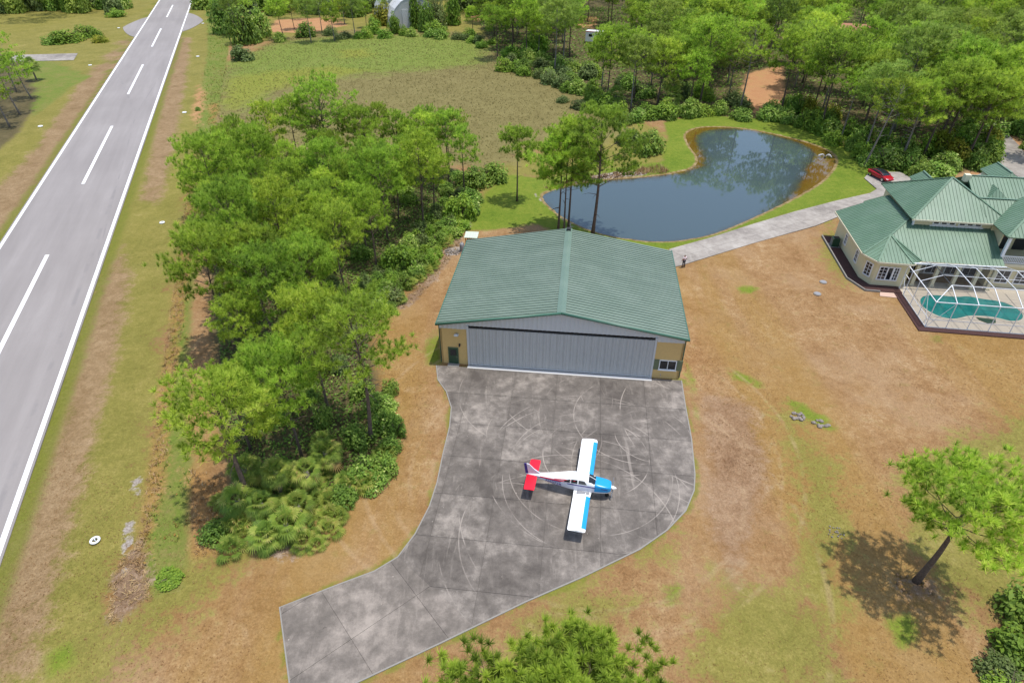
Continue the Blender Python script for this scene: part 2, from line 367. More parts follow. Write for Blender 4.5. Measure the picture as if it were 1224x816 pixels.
def slabs(parent, pg, org, rz, dx, dy, mat, z0, z1, gap=.022, name='slab'):
    """lay rectangular concrete slabs with open joints over polygon pg"""
    c, s = math.cos(rz), math.sin(rz); pg = [tuple(p) for p in ccw(pg)]
    loc = [((p[0] - org[0]) * c + (p[1] - org[1]) * s, -(p[0] - org[0]) * s + (p[1] - org[1]) * c) for p in pg]
    xs = [p[0] for p in loc]; ys = [p[1] for p in loc]
    for i in range(math.floor(min(xs) / dx), math.ceil(max(xs) / dx)):
        for j in range(math.floor(min(ys) / dy), math.ceil(max(ys) / dy)):
            g = gap / 2; x0, x1, y0, y1 = i * dx + g, (i + 1) * dx - g, j * dy + g, (j + 1) * dy - g
            q = clip(loc, [(x0, y0), (x1, y0), (x1, y1), (x0, y1)])
            if not q or abs(area(q)) < .15: continue
            m = M(); m.prism([(org[0] + u * c - v * s, org[1] + u * s + v * c) for u, v in ccw(q)], z0, z1)
            m.build(name, mat, parent)

# ------------------------------------------------------------------ layout taken from the photograph
RW = R(20.06)                                     # runway heading, west of north
rd = np.array([-math.sin(RW), math.cos(RW)]); rn = np.array([math.cos(RW), math.sin(RW)])   # along, to the right
rw_l = float(np.array([-79.69, 101.2]) @ rn); rw_r = float(np.array([-64.2, 101.2]) @ rn); rw_c = (rw_l + rw_r) / 2
def rwp(off, s): return rn * (rw_c + off) + rd * s
RWH = (rw_r - rw_l) / 2
apron_px = [(522, 437), (524, 454), (534, 468), (540, 487), (538, 510), (530, 543), (523, 577), (514, 605), (497, 638), (476, 666), (448, 683), (405, 699), (335, 726), (347, 816), (353, 870), (310, 900), (424, 816), (528, 767), (627, 719), (698, 688), (764, 656), (797, 633), (819, 610), (829, 586), (830, 567), (826, 525), (819, 487), (814, 455)]
apron_px[13:16] = [(347, 816), (351, 850)]
APRON = poly(apron_px)
pond_px = [(643, 232), (650, 243), (672, 262), (720, 282), (790, 291), (850, 283), (900, 262), (950, 238), (985, 218), (1000, 200), (1003, 190), (995, 180), (970, 170), (930, 160), (890, 152), (850, 150), (828, 152), (815, 160), (822, 175), (833, 188), (828, 200), (800, 206), (770, 210), (730, 212), (690, 218), (660, 225)]
POND = smooth_pg(poly(pond_px), 2)
deep_px = [(640, 232), (648, 246), (672, 265), (720, 285), (792, 294), (853, 285), (903, 263), (942, 240), (960, 217), (968, 195), (978, 182), (958, 170), (925, 160.5), (888, 153.5), (855, 153), (831, 159), (833, 175), (845, 190), (834, 202), (800, 208.5), (740, 214), (700, 216), (655, 225)]
DEEP = smooth_pg(poly(deep_px), 2)
drive_px = [(800, 298), (850, 284), (900, 268), (950, 253), (1000, 240), (1040, 231), (1048, 226), (1033, 213), (1040, 205), (1075, 206), (1103, 217), (1085, 240), (1040, 248), (1005, 258), (975, 270), (900, 291), (812, 318), (800, 320)]
DRIVE = poly(drive_px)
road_px = [(1085, 238), (1125, 222), (1158, 214), (1184, 202), (1197, 190), (1193, 176), (1189, 160), (1184, 146), (1196, 150), (1206, 162), (1226, 182), (1240, 215), (1210, 245)]
ROAD = poly(road_px)
grove_px = [(262, 205), (330, 188), (400, 192), (480, 192), (560, 205), (572, 218), (560, 250), (530, 292), (512, 325), (478, 356), (452, 378), (445, 420), (466, 500), (468, 545), (440, 580), (398, 600), (380, 638), (345, 660), (295, 640), (272, 600), (275, 560), (262, 470), (252, 390), (252, 290)]
GROVE = poly(grove_px)
wood_px = [(595, 72), (650, 82), (700, 103), (742, 145), (792, 136), (830, 136), (880, 140), (900, 142), (925, 138), (965, 152), (1010, 174), (1050, 196), (1100, 212), (1150, 206), (1180, 186), (1183, 166), (1172, 140), (1224, 190), (1330, 250), (1400, 120), (1400, -60), (560, -60), (570, 20)]
WOOD = poly(wood_px)
ZONES = {   # what grows where: (soft edge in metres, polygons in photo pixels)
 'lush': (2.2, [[(548, 275), (562, 255), (580, 232), (605, 208), (650, 213), (700, 205), (790, 193), (798, 165), (793, 146), (830, 137), (900, 139), (960, 150), (1010, 168), (1050, 190), (1095, 208), (1130, 222), (1075, 216), (1045, 229), (1000, 241), (950, 254), (900, 269), (804, 298), (740, 300), (690, 285), (640, 268), (590, 274)],
      [(884, 342), (905, 343), (903, 350), (886, 349)], [(869, 440), (895, 449), (912, 460), (905, 461), (880, 452)], [(938, 476), (958, 482), (985, 500), (1000, 515), (985, 512), (955, 495)], [(508, 418), (522, 392), (527, 434), (514, 436)], [(1062, 742), (1090, 735), (1100, 760), (1075, 770)], [(1115, 401), (1126, 401), (1125, 409), (1116, 408)], [(795, 703), (815, 700), (812, 720), (798, 720)], [(60, 780), (85, 768), (88, 790), (64, 800)], [(820, 430), (828, 470), (835, 520), (829, 470)]]),
 'olive': (5.0, [[(-400, -40), (150, -60), (245, -40), (258, 60), (240, 160), (222, 300), (205, 430), (190, 560), (165, 650), (150, 740), (120, 860), (-120, 900)], [(930, 480), (1000, 560), (1010, 640), (990, 730), (950, 690), (960, 600)], [(1080, 560), (1240, 480), (1260, 780), (1100, 700)], [(985, 250), (1015, 300), (1005, 345), (985, 300)], [(240, 60), (250, -10), (640, -10), (640, 60), (560, 44), (420, 36), (330, 48)], [(600, 195), (680, 170), (745, 135), (800, 160), (795, 200), (690, 216), (606, 212)], [(560, 200), (620, 190), (640, 220), (575, 240)], [(150, 690), (330, 640), (200, 760), (130, 816)], [(860, 690), (1000, 720), (1020, 830), (820, 830)], [(545, 755), (640, 722), (770, 660), (815, 640), (770, 670), (620, 740)], [(600, 735), (700, 700), (760, 720), (700, 800), (620, 800)]]),
 'weed': (1.8, [[(246, -30), (270, -30), (278, 30), (264, 120), (246, 200), (232, 330), (222, 440), (228, 560), (226, 640), (215, 700), (185, 712), (166, 690), (176, 600), (190, 500), (204, 380), (218, 260), (235, 150), (248, 60)], [(30, 60), (110, 92), (85, 105), (40, 140), (20, 120)]]),
 'orange': (1.4, [[(232, 165), (243, 165), (238, 260), (226, 330), (212, 440), (198, 560), (178, 640), (170, 690), (162, 680), (178, 560), (196, 430), (214, 300)], [(250, 120), (262, 125), (258, 150), (248, 146)], [(225, 560), (270, 570), (262, 660), (232, 665)]]),
 'dirt': (2.2, [[(208, 45), (228, 45), (222, 100), (205, 190), (190, 245), (168, 240), (186, 150), (200, 80)], [(118, 330), (150, 290), (155, 345), (140, 420), (118, 500), (95, 600), (70, 690), (40, 800), (0, 816), (0, 700), (50, 560), (90, 430)], [(158, 38), (167, 46), (120, 135), (75, 195), (30, 245), (-20, 300), (-30, 250), (40, 180), (95, 100)], [(0, 640), (40, 700), (30, 800), (-40, 820)], [(838, 470), (900, 480), (920, 560), (880, 700), (850, 640), (845, 560)], [(1075, 690), (1120, 690), (1125, 720), (1085, 725)]]),
 'marshb': (7.0, [[(250, 170), (252, 90), (330, 46), (420, 36), (520, 36), (600, 46), (640, 66), (700, 100), (745, 140), (740, 160), (700, 175), (645, 172), (610, 195), (575, 202), (520, 192), (400, 190), (300, 190)]]),
 'marshg': (13.0, [[(262, 125), (270, 75), (330, 52), (420, 42), (520, 42), (590, 52), (570, 78), (470, 86), (390, 93), (330, 108), (290, 130)]]),
 'marshy': (8.0, [[(262, 120), (272, 92), (330, 84), (400, 78), (450, 84), (380, 96), (320, 112), (275, 135)], [(400, 60), (440, 58), (450, 68), (410, 70)]]),
 'red': (3.0, [[(885, 118), (893, 88), (935, 78), (940, 120), (905, 138)], [(320, 38), (330, 24), (400, 20), (415, 30), (370, 40)], [(560, 12), (600, 10), (608, 22), (565, 26)], [(680, 18), (715, 20), (710, 34), (690, 32)], [(1100, 225), (1150, 212), (1182, 196), (1196, 182), (1202, 192), (1180, 212), (1130, 232)], [(1196, 150), (1210, 160), (1240, 190), (1226, 196), (1205, 172)], [(235, 100), (245, 110), (238, 150), (230, 140)]]),
 'sand': (.8, [[(157, 570), (171, 568), (168, 592), (158, 592)], [(150, 620), (160, 622), (156, 660), (147, 690), (143, 680)], [(528, 296), (548, 294), (552, 304), (532, 306)], [(685, 214), (735, 205), (790, 206), (735, 213), (690, 222)], [(640, 230), (690, 272), (684, 273), (639, 234)]]),
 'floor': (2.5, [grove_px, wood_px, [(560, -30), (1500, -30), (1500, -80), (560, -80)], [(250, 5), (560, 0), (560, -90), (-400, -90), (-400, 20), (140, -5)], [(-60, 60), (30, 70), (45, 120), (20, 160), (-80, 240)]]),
 'litter': (1.5, [[(130, 690), (168, 640), (180, 715), (125, 752)], [(455, 380), (520, 320), (560, 250), (575, 235), (545, 300), (500, 360)], [(1072, 688), (1128, 690), (1118, 712), (1080, 712)], [(268, 590), (300, 650), (345, 668), (400, 640), (380, 640), (345, 655)]]),
}
# ------------------------------------------------------------------ ground
gx = np.unique(np.concatenate([[-6000, -2500, -1200, -700], np.arange(-450, -110, 6), np.arange(-110, -45, 1.6), np.arange(-45, 75, .8), np.arange(75, 130, 1.6), np.arange(130, 460, 6), [700, 1200, 2500, 6000]]))
gy = np.unique(np.concatenate([[-3000, -600, -120, -30, 0, 8], np.arange(12, 75, .7), np.arange(75, 150, 1.1), np.arange(150, 340, 2.2), np.arange(340, 480, 8), [600, 900, 1600, 3000, 7000]]))
GX, GY = np.meshgrid(gx, gy); G = np.stack([GX.ravel(), GY.ravel()], 1); ng = len(G)
attrs = {}
for k, (soft, pgs) in ZONES.items():
    m_ = np.zeros(ng)
    for pg in pgs:
        d = sdist(G, poly(pg)); m_ = np.maximum(m_, np.clip(.5 - d / (2 * soft), 0, 1))
    attrs[k] = m_
pd_ = sdist(G, POND); attrs['shore'] = np.clip(.5 - pd_ / 6, 0, 1)
ad_ = sdist(G, APRON); attrs['edge'] = np.clip(1 - np.abs(ad_ - .1) / 1.0, 0, 1)
off_ = G @ rn - rw_c; attrs['rwedge'] = np.clip(1 - (np.abs(off_) - RWH - .4) / 2.4, 0, 1) * (np.abs(off_) > RWH - 1)
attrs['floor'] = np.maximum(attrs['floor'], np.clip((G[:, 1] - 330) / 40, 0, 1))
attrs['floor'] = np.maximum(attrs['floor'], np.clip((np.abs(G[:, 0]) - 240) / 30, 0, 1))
gz = np.where(pd_ < 0, np.maximum(-1.6, pd_ * .16 - .05), 0)
gz = gz + .04 * np.sin(G[:, 0] * .21 + 1) * np.sin(G[:, 1] * .17) * (pd_ > 3) - .045
gz = np.where(ad_ < 1.5, -.01, gz)
nx_, ny_ = len(gx), len(gy); ii, jj = np.meshgrid(np.arange(nx_ - 1), np.arange(ny_ - 1)); b_ = (jj * nx_ + ii).ravel()
Q = np.stack([b_, b_ + 1, b_ + nx_ + 1, b_ + nx_], 1)
def groundmat():
    t = NT('ground_cover'); p = t.pos()
    n0 = t.noise(.035, 5, p, .6); n1 = t.noise(.22, 6, p, .62, .4); n2 = t.noise(1.2, 7, p, .7, .3); n3 = t.noise(6.0, 6, p, .75); n4 = t.noise(22, 4, p, .7); n5 = t.noise(2.7, 8, p, .8)
    mp = t.n('Mapping'); mp.inputs['Rotation'].default_value = (0, 0, R(-12)); mp.inputs['Scale'].default_value = (1, .10, 1); t.l(p, mp.inputs['Vector'])
    mow = t.noise(.9, 5, mp.outputs[0], .6, .8)
    def zone(a, lo=.35, hi=.65, amp=.55):
        j = t.math('ADD', t.math('MULTIPLY', t.math('SUBTRACT', n1, .5), amp), t.math('MULTIPLY', t.math('SUBTRACT', n2, .5), amp * .8))
        j = t.math('ADD', j, t.math('MULTIPLY', t.math('SUBTRACT', n3, .5), amp * .5))
        return t.ss(t.math('ADD', t.attr(a), j), lo, hi)
    f = t.math('ADD', t.math('MULTIPLY', n1, .36), t.math('ADD', t.math('MULTIPLY', n2, .40), t.math('ADD', t.math('MULTIPLY', n3, .28), t.math('MULTIPLY', mow, .06))))
    c = t.ramp(f, [(.36, L3(0.1402, 0.0731, 0.0294)), (.48, L3(0.2252, 0.1247, 0.0517)), (.58, L3(0.2846, 0.1720, 0.0784)), (.70, L3(0.3823, 0.2666, 0.1469))])
    # greyer, paler worn areas and yellow-green flecks in the dry lawn
    c = t.mix(t.math('MULTIPLY', t.ss(t.noise(.09, 5, p, .6), .50, .66), .5), c, L3(0.3096, 0.2064, 0.1161))
    c = t.mix(t.math('MULTIPLY', t.ss(t.noise(.06, 6, mp.outputs[0], .6), .50, .62), .45), c, L3(0.2580, 0.1591, 0.0344))
    c = t.mix(t.math('MULTIPLY', t.ss(t.noise(.5, 8, p, .75), .56, .68), .35), c, L3(0.1892, 0.1634, 0.0430))
    ol = t.ramp(f, [(.36, L3(0.0946, 0.0989, 0.0180)), (.5, L3(0.1551, 0.1548, 0.0294)), (.62, L3(0.2081, 0.1892, 0.0425)), (.74, L3(0.2724, 0.2322, 0.0817))])
    c = t.mix(t.math('MULTIPLY', zone('olive', .38, .64, 1.1), .86), c, ol)
    di = t.ramp(f, [(.38, L3(0.1419, 0.0791, 0.0430)), (.52, L3(0.2193, 0.1333, 0.0757)), (.68, L3(0.3182, 0.2150, 0.1333))])
    c = t.mix(t.math('MULTIPLY', zone('dirt', .32, .72, 1.0), .8), c, di)
    lu = t.ramp(f, [(.36, L3(0.0645, 0.1075, 0.0103)), (.5, L3(0.1118, 0.1634, 0.0155)), (.62, L3(0.1591, 0.1935, 0.0241)), (.74, L3(0.2236, 0.2193, 0.0430))])
    c = t.mix(t.math('MULTIPLY', zone('rwedge', .45, .9, .9), .8), c, L3(0.1290, 0.1419, 0.0189))
    c = t.mix(t.math('MULTIPLY', zone('edge', .55, .95, 1.3), .75), c, L3(0.1462, 0.1591, 0.0224))
    c = t.mix(zone('lush', .38, .62, .5), c, lu)
    mb = t.ramp(f, [(.36, L3(0.0920, 0.0774, 0.0263)), (.5, L3(0.1520, 0.1273, 0.0453)), (.64, L3(0.1920, 0.1634, 0.0621)), (.74, L3(0.1840, 0.1720, 0.0439))])
    c = t.mix(zone('marshb', .3, .7, .7), c, mb)
    mg = t.ramp(f, [(.36, L3(0.0860, 0.1204, 0.0189)), (.5, L3(0.1376, 0.1763, 0.0301)), (.66, L3(0.1720, 0.1978, 0.0430)), (.76, L3(0.2064, 0.1720, 0.0688))])
    c = t.mix(zone('marshg', .3, .7, .9), c, mg)
    c = t.mix(t.math('MULTIPLY', zone('marshy', .35, .75), .4), c, L3(0.2322, 0.2107, 0.0258))
    wd = t.ramp(f, [(.36, L3(0.0645, 0.0989, 0.0138)), (.5, L3(0.1247, 0.1677, 0.0258)), (.62, L3(0.1720, 0.1677, 0.0430)), (.74, L3(0.2580, 0.1892, 0.0860))])
    c = t.mix(zone('weed'), c, wd)
    c = t.mix(t.math('MULTIPLY', zone('orange', .35, .7, .9), .75), c, t.ramp(f, [(.4, L3(0.1806, 0.0860, 0.0258)), (.6, L3(0.3096, 0.1720, 0.0602)), (.75, L3(0.3612, 0.2752, 0.1548))]))
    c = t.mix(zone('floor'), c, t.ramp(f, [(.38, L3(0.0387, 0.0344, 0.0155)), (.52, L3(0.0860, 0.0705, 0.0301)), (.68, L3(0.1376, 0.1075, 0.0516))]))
    c = t.mix(zone('red'), c, t.ramp(f, [(.38, L3(0.2838, 0.1247, 0.0559)), (.55, L3(0.3870, 0.2021, 0.0989)), (.7, L3(0.3268, 0.2236, 0.0860))]))
    c = t.mix(zone('litter', .4, .6, .9), c, t.ramp(f, [(.38, L3(0.0989, 0.0585, 0.0344)), (.55, L3(0.2150, 0.1419, 0.0860)), (.7, L3(0.3612, 0.2838, 0.2150))]))
    c = t.mix(zone('sand', .45, .6, .6), c, t.ramp(n3, [(.35, L3(0.2150, 0.1720, 0.1333)), (.65, L3(0.3612, 0.3268, 0.2967))]))
    sh = t.ramp(n2, [(.35, L3(0.1376, 0.0903, 0.0258)), (.6, L3(0.2838, 0.2107, 0.1032)), (.75, L3(0.3870, 0.3268, 0.2236))])
    c = t.mix(t.ss(t.math('ADD', t.attr('shore'), t.math('MULTIPLY', t.math('SUBTRACT', n2, .5), .12)), .46, .52), c, sh)
    for cx_, cy_, rad_, w2 in [(*at2(700, 560), 13.0, .32), (*at2(700, 560), 14.9, .32), (*at2(690, 520), 17.5, .3), (*at2(690, 520), 19.3, .3), (*at2(640, 640), 21.0, .35), (*at2(560, 560), 11.8, .3)]:
        sb_ = t.n('VectorMath', operation='DISTANCE'); t.l(p, sb_.inputs[0]); sb_.inputs[1].default_value = (cx_, cy_, 0)
        k_ = t.math('MULTIPLY', t.ss(t.math('ABSOLUTE', t.math('SUBTRACT', sb_.outputs['Value'], rad_)), w2, w2 * .2), t.ss(t.math('ADD', n1, t.math('MULTIPLY', n2, .3)), .58, .75))
        c = t.mix(t.math('MULTIPLY', k_, .35), c, L3(0.3612, 0.2494, 0.1419))
    # grain of the grass itself
    g = t.math('ADD', .03, t.math('MULTIPLY', t.math('ADD', t.math('MULTIPLY', n5, .45), t.math('ADD', t.math('MULTIPLY', n3, .45), t.math('MULTIPLY', n4, .35))), 1.55))
    mm = t.n('Mix', data_type='RGBA', blend_type='MULTIPLY'); mm.inputs[0].default_value = 1.0; t.l(c, mm.inputs[6])
    cb = t.n('CombineColor'); [t.l(g, cb.inputs[i]) for i in range(3)]; t.l(cb.outputs[0], mm.inputs[7])
    t.bump(t.math('ADD', t.math('MULTIPLY', n3, .7), t.math('ADD', t.math('MULTIPLY', n4, .4), n2)), .55, .12)
    return t.fin(mm.outputs[2], .95, 0, .15)
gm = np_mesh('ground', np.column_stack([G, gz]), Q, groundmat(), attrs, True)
tag(inst('ground', gm), 'dry brown and green grass ground around the hangar and runway', kind='structure')

# ------------------------------------------------------------------ pond
wx = np.arange(POND[:, 0].min() - 1, POND[:, 0].max() + 2, .7); wy = np.arange(POND[:, 1].min() - 1, POND[:, 1].max() + 2, .7)
WX, WY = np.meshgrid(wx, wy); Wp = np.stack([WX.ravel(), WY.ravel()], 1)
wd_ = sdist(Wp, POND); dd_ = sdist(Wp, DEEP)
nxw, nyw = len(wx), len(wy); ii, jj = np.meshgrid(np.arange(nxw - 1), np.arange(nyw - 1)); b_ = (jj * nxw + ii).ravel()
Qw = np.stack([b_, b_ + 1, b_ + nxw + 1, b_ + nxw], 1); keep = (wd_[Qw] < 1.0).all(1); Qw = Qw[keep]
t = NT('pond_water'); p = t.pos(); nz = t.noise(.35, 5, p, .6)
dp = t.math('ADD', t.attr('deep'), t.math('MULTIPLY', t.math('SUBTRACT', nz, .5), .35))
col = t.ramp(dp, [(.10, L3(.15, .088, .018)), (.44, L3(.115, .066, .010)), (.56, L3(.050, .058, .046)), (.75, L3(.052, .076, .080))])
mp = t.n('Mapping'); mp.inputs['Scale'].default_value = (1.2, 2.2, 1); t.l(p, mp.inputs['Vector'])
t.bump(t.noise(2.2, 4, mp.outputs[0], .5), .05, .01)
t.fin(col, .03, 0, .5); t.b.inputs['IOR'].default_value = 1.55
wm = np_mesh('pond_water', np.column_stack([Wp, np.full(len(Wp), -.16)]), Qw, t.m, {'deep': np.clip(.5 - dd_ / 7, 0, 1)})
tag(inst('pond_water', wm), 'blue pond with brown shallows behind the hangar', kind='structure')

# ------------------------------------------------------------------ runway
s0, s1 = -40.0, 900.0
m = M(); m.prism([rwp(-RWH, s0), rwp(RWH, s0), rwp(RWH, s1), rwp(-RWH, s1)], -.3, .05)
rwo = tag(m.build('runway', MAT['runway']), 'pale grey runway with white edge lines and centre dashes', kind='structure')
for sgn in (-1, 1):
    m = M(); o = RWH - .42
    m.prism([rwp(sgn * o - .21, s0), rwp(sgn * o + .21, s0), rwp(sgn * o + .21, s1), rwp(sgn * o - .21, s1)], .045, .054)
    m.build('edge_line', MAT['mark'], rwo)
dash_s = [float(at2(*q) @ rd) for q in ((134, 151), (152, 115.5), (170, 78))]
step = 61.0; top = dash_s[0]; ln = 34.0; doff = float(at2(134, 151) @ rn) - rw_c
for k in range(-3, 9):
    a = top + k * step - ln; m = M()
    m.prism([rwp(doff - .25, a), rwp(doff + .25, a), rwp(doff + .25, a + ln), rwp(doff - .25, a + ln)], .045, .054)
    m.build('centre_dash', MAT['mark'], rwo)
m = M(); ctr = at2(205, 28) @ rd
for sgn, tip in ((-1, at2(147, 33)), (1, at2(243, 25))):
    e = float(tip @ rn) - rw_c; sc_ = float(tip @ rd); hw = 22.0
    pts = [rwp(sgn * RWH * 1.001, sc_ - hw)]
    for k in range(1, 12):
        u = -1 + 2 * k / 12; prof = (1 - abs(u) ** 1.25) ** .75 if abs(u) < 1 else 0
        pts.append(rwp(sgn * (RWH + (abs(e) - RWH) * prof), sc_ + u * hw))
    pts.append(rwp(sgn * RWH * 1.001, sc_ + hw))
    m.prism(ccw([tuple(q) for q in pts]), -.2, .045)
tag(m.build('turnaround', MAT['runway']), 'pale rounded turnaround lobes on both sides of the runway', kind='structure')
m = M(); m.prism(ccw([tuple(q) for q in poly([(18, 66), (93, 64), (88, 72), (10, 74)])]), -.2, .04)
tag(m.build('paved_pad', MAT['drive']), 'grey paved strip ending in the grass left of the runway', kind='structure')

# ------------------------------------------------------------------ apron, driveway, road
HYAW = R(-6.46); HO = np.array([4.70, 50.27])
ax, ay = np.array([math.cos(HYAW), math.sin(HYAW)]), np.array([-math.sin(HYAW), math.cos(HYAW)])
m = M(); m.prism([tuple(q) for q in ccw(APRON)], -.35, .02)
ap = tag(m.build('apron', MAT['apron_bed']), 'stained grey concrete apron in front of the hangar', kind='structure')
cut_a, cut_b = at2(476, 666), at2(566, 748)
d_ = (cut_b - cut_a) / np.linalg.norm(cut_b - cut_a); big = 200
nrm_ = np.array([-d_[1], d_[0]])
if (at2(700, 560) - cut_a) @ nrm_ < 0: nrm_ = -nrm_
def half(pg, a, d, n):
    q = [a - d * big, a + d * big, a + d * big + n * big, a - d * big + n * big]; return clip(pg, ccw([tuple(x) for x in q]))
slabs(ap, half(ccw(APRON), cut_a, d_, nrm_), HO + ay * -.1, HYAW, 4.3, 4.2, MAT['apron'], .021, .06)
arm_dir = at2(470, 690) - at2(345, 770); arm_rz = math.atan2(arm_dir[1], arm_dir[0])
slabs(ap, half(ccw(APRON), cut_a, d_, -nrm_), at2(420, 764), arm_rz, 5.0, 4.6, MAT['apron_arm'], .021, .06)
# pale rounded concrete kerb strip round the apron edge
edge = [tuple(q) for q in APRON[:14]]; edge2 = [tuple(q) for q in APRON[15:]]
for e in (edge, edge2):
    m = M(); rings = []
    for i, q in enumerate(e):
        a = np.array(e[max(i - 1, 0)]); b = np.array(e[min(i + 1, len(e) - 1)]); dd = (b - a) / np.linalg.norm(b - a); nn = np.array([-dd[1], dd[0]])
        if e is edge2: pass
        rings.append([(q[0] + nn[0] * o, q[1] + nn[1] * o, z) for o, z in ((-.09, -.1), (-.09, .066), (.01, .07), (.01, -.1))])
    m.loft(rings); m.build('kerb_strip', MAT['kerb'], ap)
m = M(); m.prism([tuple(q) for q in ccw(DRIVE)], -.35, .01)
dv = tag(m.build('driveway', MAT['apron_bed']), 'pale concrete driveway from the hangar to the house', kind='structure')
dd = at2(975, 258) - at2(830, 300); slabs(dv, DRIVE, at2(815, 307), math.atan2(dd[1], dd[0]), 4.6, 4.4, MAT['drive'], .011, .05)
m = M(); m.prism(ccw([tuple(q) for q in smooth_pg(ROAD, 1)]), -.3, .045)
tag(m.build('road', MAT['drive']), 'pale curving road behind the house', kind='structure')

# ------------------------------------------------------------------ standing-seam roofs
def seam_panels(parent, pts, mat, pitch, name='roof_panel', th=.03, rib_w=.05, rib_h=.05, phase=0.0):
    """cover a planar roof face (3D corners) with separate standing-seam panels running down the slope"""
    P3 = [Vector(p) for p in pts]; n = Vector((0, 0, 0))
    for i in range(len(P3)): n += P3[i].cross(P3[(i + 1) % len(P3)])
    n.normalize()
    if n.z < 0: n = -n; P3 = P3[::-1]
    down = (Vector((0, 0, -1)) + n * n.z).normalized(); ac = n.cross(down).normalized(); o = P3[0]
    L2 = [((p - o).dot(ac), (p - o).dot(down)) for p in P3]
    L2 = [tuple(q) for q in ccw(L2)]
    back = lambda u, v, h: o + ac * u + down * v + n * h
    u0, u1 = min(q[0] for q in L2), max(q[0] for q in L2)
    v0, v1 = min(q[1] for q in L2) - 1, max(q[1] for q in L2) + 1
    flip = ac.cross(down).dot(n) < 0
    nb = max(1, round((u1 - u0) / pitch)); pt = (u1 - u0) / nb
    for k in range(nb):
        a = u0 + k * pt; m = M()
        for (x0, x1, lo, hi) in ((a, a + rib_w, -th, rib_h), (a + rib_w, a + pt - .004, -th, 0.0)):
            q = clip(L2, [(x0, v0), (x1, v0), (x1, v1), (x0, v1)])
            if not q: continue
            vs = [back(u, v, lo) for u, v in q] + [back(u, v, hi) for u, v in q]; c = len(q)
            fs = [tuple(range(c))[::-1], tuple(range(c, 2 * c))] + [(i, (i + 1) % c, c + (i + 1) % c, c + i) for i in range(c)]
            if flip: fs = [f[::-1] for f in fs]
            m.add(vs, fs)
        if m.v: m.build(name, mat, parent)
def deck(m, pts, t=.12, drop=.04):
    P3 = [Vector(p) for p in pts]; n = Vector((0, 0, 0))
    for i in range(len(P3)): n += P3[i].cross(P3[(i + 1) % len(P3)])
    n.normalize()
    if n.z < 0: n = -n; P3 = P3[::-1]
    m.slab([p - n * drop for p in P3], n, t)
def cap_line(parent, a, b, mat, wd=.3, name='ridge_cap', h=.07):
    m = M(); a, b = Vector(a), Vector(b); m.beam(a + Vector((0, 0, h)), b + Vector((0, 0, h)), wd, .06); m.build(name, mat, parent)

# ------------------------------------------------------------------ hangar
hg = empty('hangar', (HO[0], HO[1], 0), HYAW)
tag(hg, 'large hangar with low gabled green metal roof and wide grey door facing the apron', 'hangar')
HW, HL, EZ, RZ = 12.32, 18.55, 5.1, 7.28
def hz(x): return RZ - (RZ - EZ) * abs(x) / HW       # roof height at local x
m = M()
WX_ = 12.0
for sx in (-1, 1):
    m.box((sx * WX_, HL / 2 + .1, 2.45), (.2, HL - .5, 4.9))
m.add([(-WX_, HL - .2, 0), (WX_, HL - .2, 0), (WX_, HL - .2, hz(WX_) - .2), (0, HL - .2, RZ - .2), (-WX_, HL - .2, hz(WX_) - .2)], [(0, 1, 2, 3, 4)])
m.build('wall', MAT['ochre'], hg)
def onface(px, py, yl=.35):
    """local x and height on the hangar's front face seen at a photo pixel"""
    d = at(px, py, 0) - np.array([0, 0, H]); o = np.array([0, 0, H]); fo = HO + ay * yl
    nn = np.array([ay[0], ay[1], 0]); k = ((fo[0] - o[0]) * nn[0] + (fo[1] - o[1]) * nn[1]) / (d @ nn); q = o + d * k
    return float((q[:2] - HO) @ ax), float(q[2])
dl, dt = onface(558, 389); dr, _ = onface(783.5, 402.5); dr2, _ = onface(780, 451)
DX0, DX1 = dl, (dr + dr2) / 2; _, DT = onface(670, 396)
ob_l = onface(557, 393)
FY = .35
WT = 4.45
for x0, x1, cut in ((-WX_ - .1, DX0, 'door'), (DX1, WX_ + .1, 'window')):
    m = M(); m.box(((x0 + x1) / 2, FY + .1, WT / 2), (x1 - x0, .2, WT)); m.build('wall', MAT['ochre'], hg)
# ribbed pale gable above
m = M(); xs = np.arange(-WX_ - .1, WX_ + .11, .15)
top_ = [hz(x) - .10 for x in xs]; bot_ = [WT + .001 if (x < DX0 or x > DX1) else DT for x in xs]
yy = [FY - .03 - (.035 if (i % 3 == 0) else 0) for i in range(len(xs))]
vs = [(x, yy[i], bot_[i]) for i, x in enumerate(xs)] + [(x, yy[i], top_[i]) for i, x in enumerate(xs)]
n_ = len(xs); m.add(vs, [(i, i + 1, n_ + i + 1, n_ + i) for i in range(n_ - 1)])
m.build('gable_panel', MAT['steel_w'], hg)
# bifold door: separate ribbed panels hung below a dark header gap
dg = empty('hangar_door', (0, 0, 0), 0, hg)
npan = 27; pw = (DX1 - DX0 - .3) / npan
for k in range(npan):
    x0 = DX0 + .15 + k * pw; m = M(); pr_ = [(0, 0), (.08, -.0), (.12, -.05), (.2, -.05), (.24, 0), (pw * .5, 0), (pw * .5 + .03, -.03), (pw * .5 + .10, -.03), (pw * .5 + .13, 0), (pw - .012, 0)]
    r0 = [(x0 + a, FY - .06 + b, .16) for a, b in pr_] + [(x0 + a, FY + .05, .16) for a, b in pr_[::-1]]
    r1 = [(p[0], p[1], DT - .30) for p in r0]
    m.loft([r0, r1]); m.build('door_panel', MAT['steel'], dg)
m = M(); m.box(((DX0 + DX1) / 2, FY - .03, DT - .17), (DX1 - DX0 - .1, .10, .15)); m.build('header_gap', MAT['black'], dg)
m = M(); m.box(((DX0 + DX1) / 2, FY - .05, .12), (DX1 - DX0 - .2, .16, .09)); m.build('bottom_rail', MAT['steel_w'], dg)
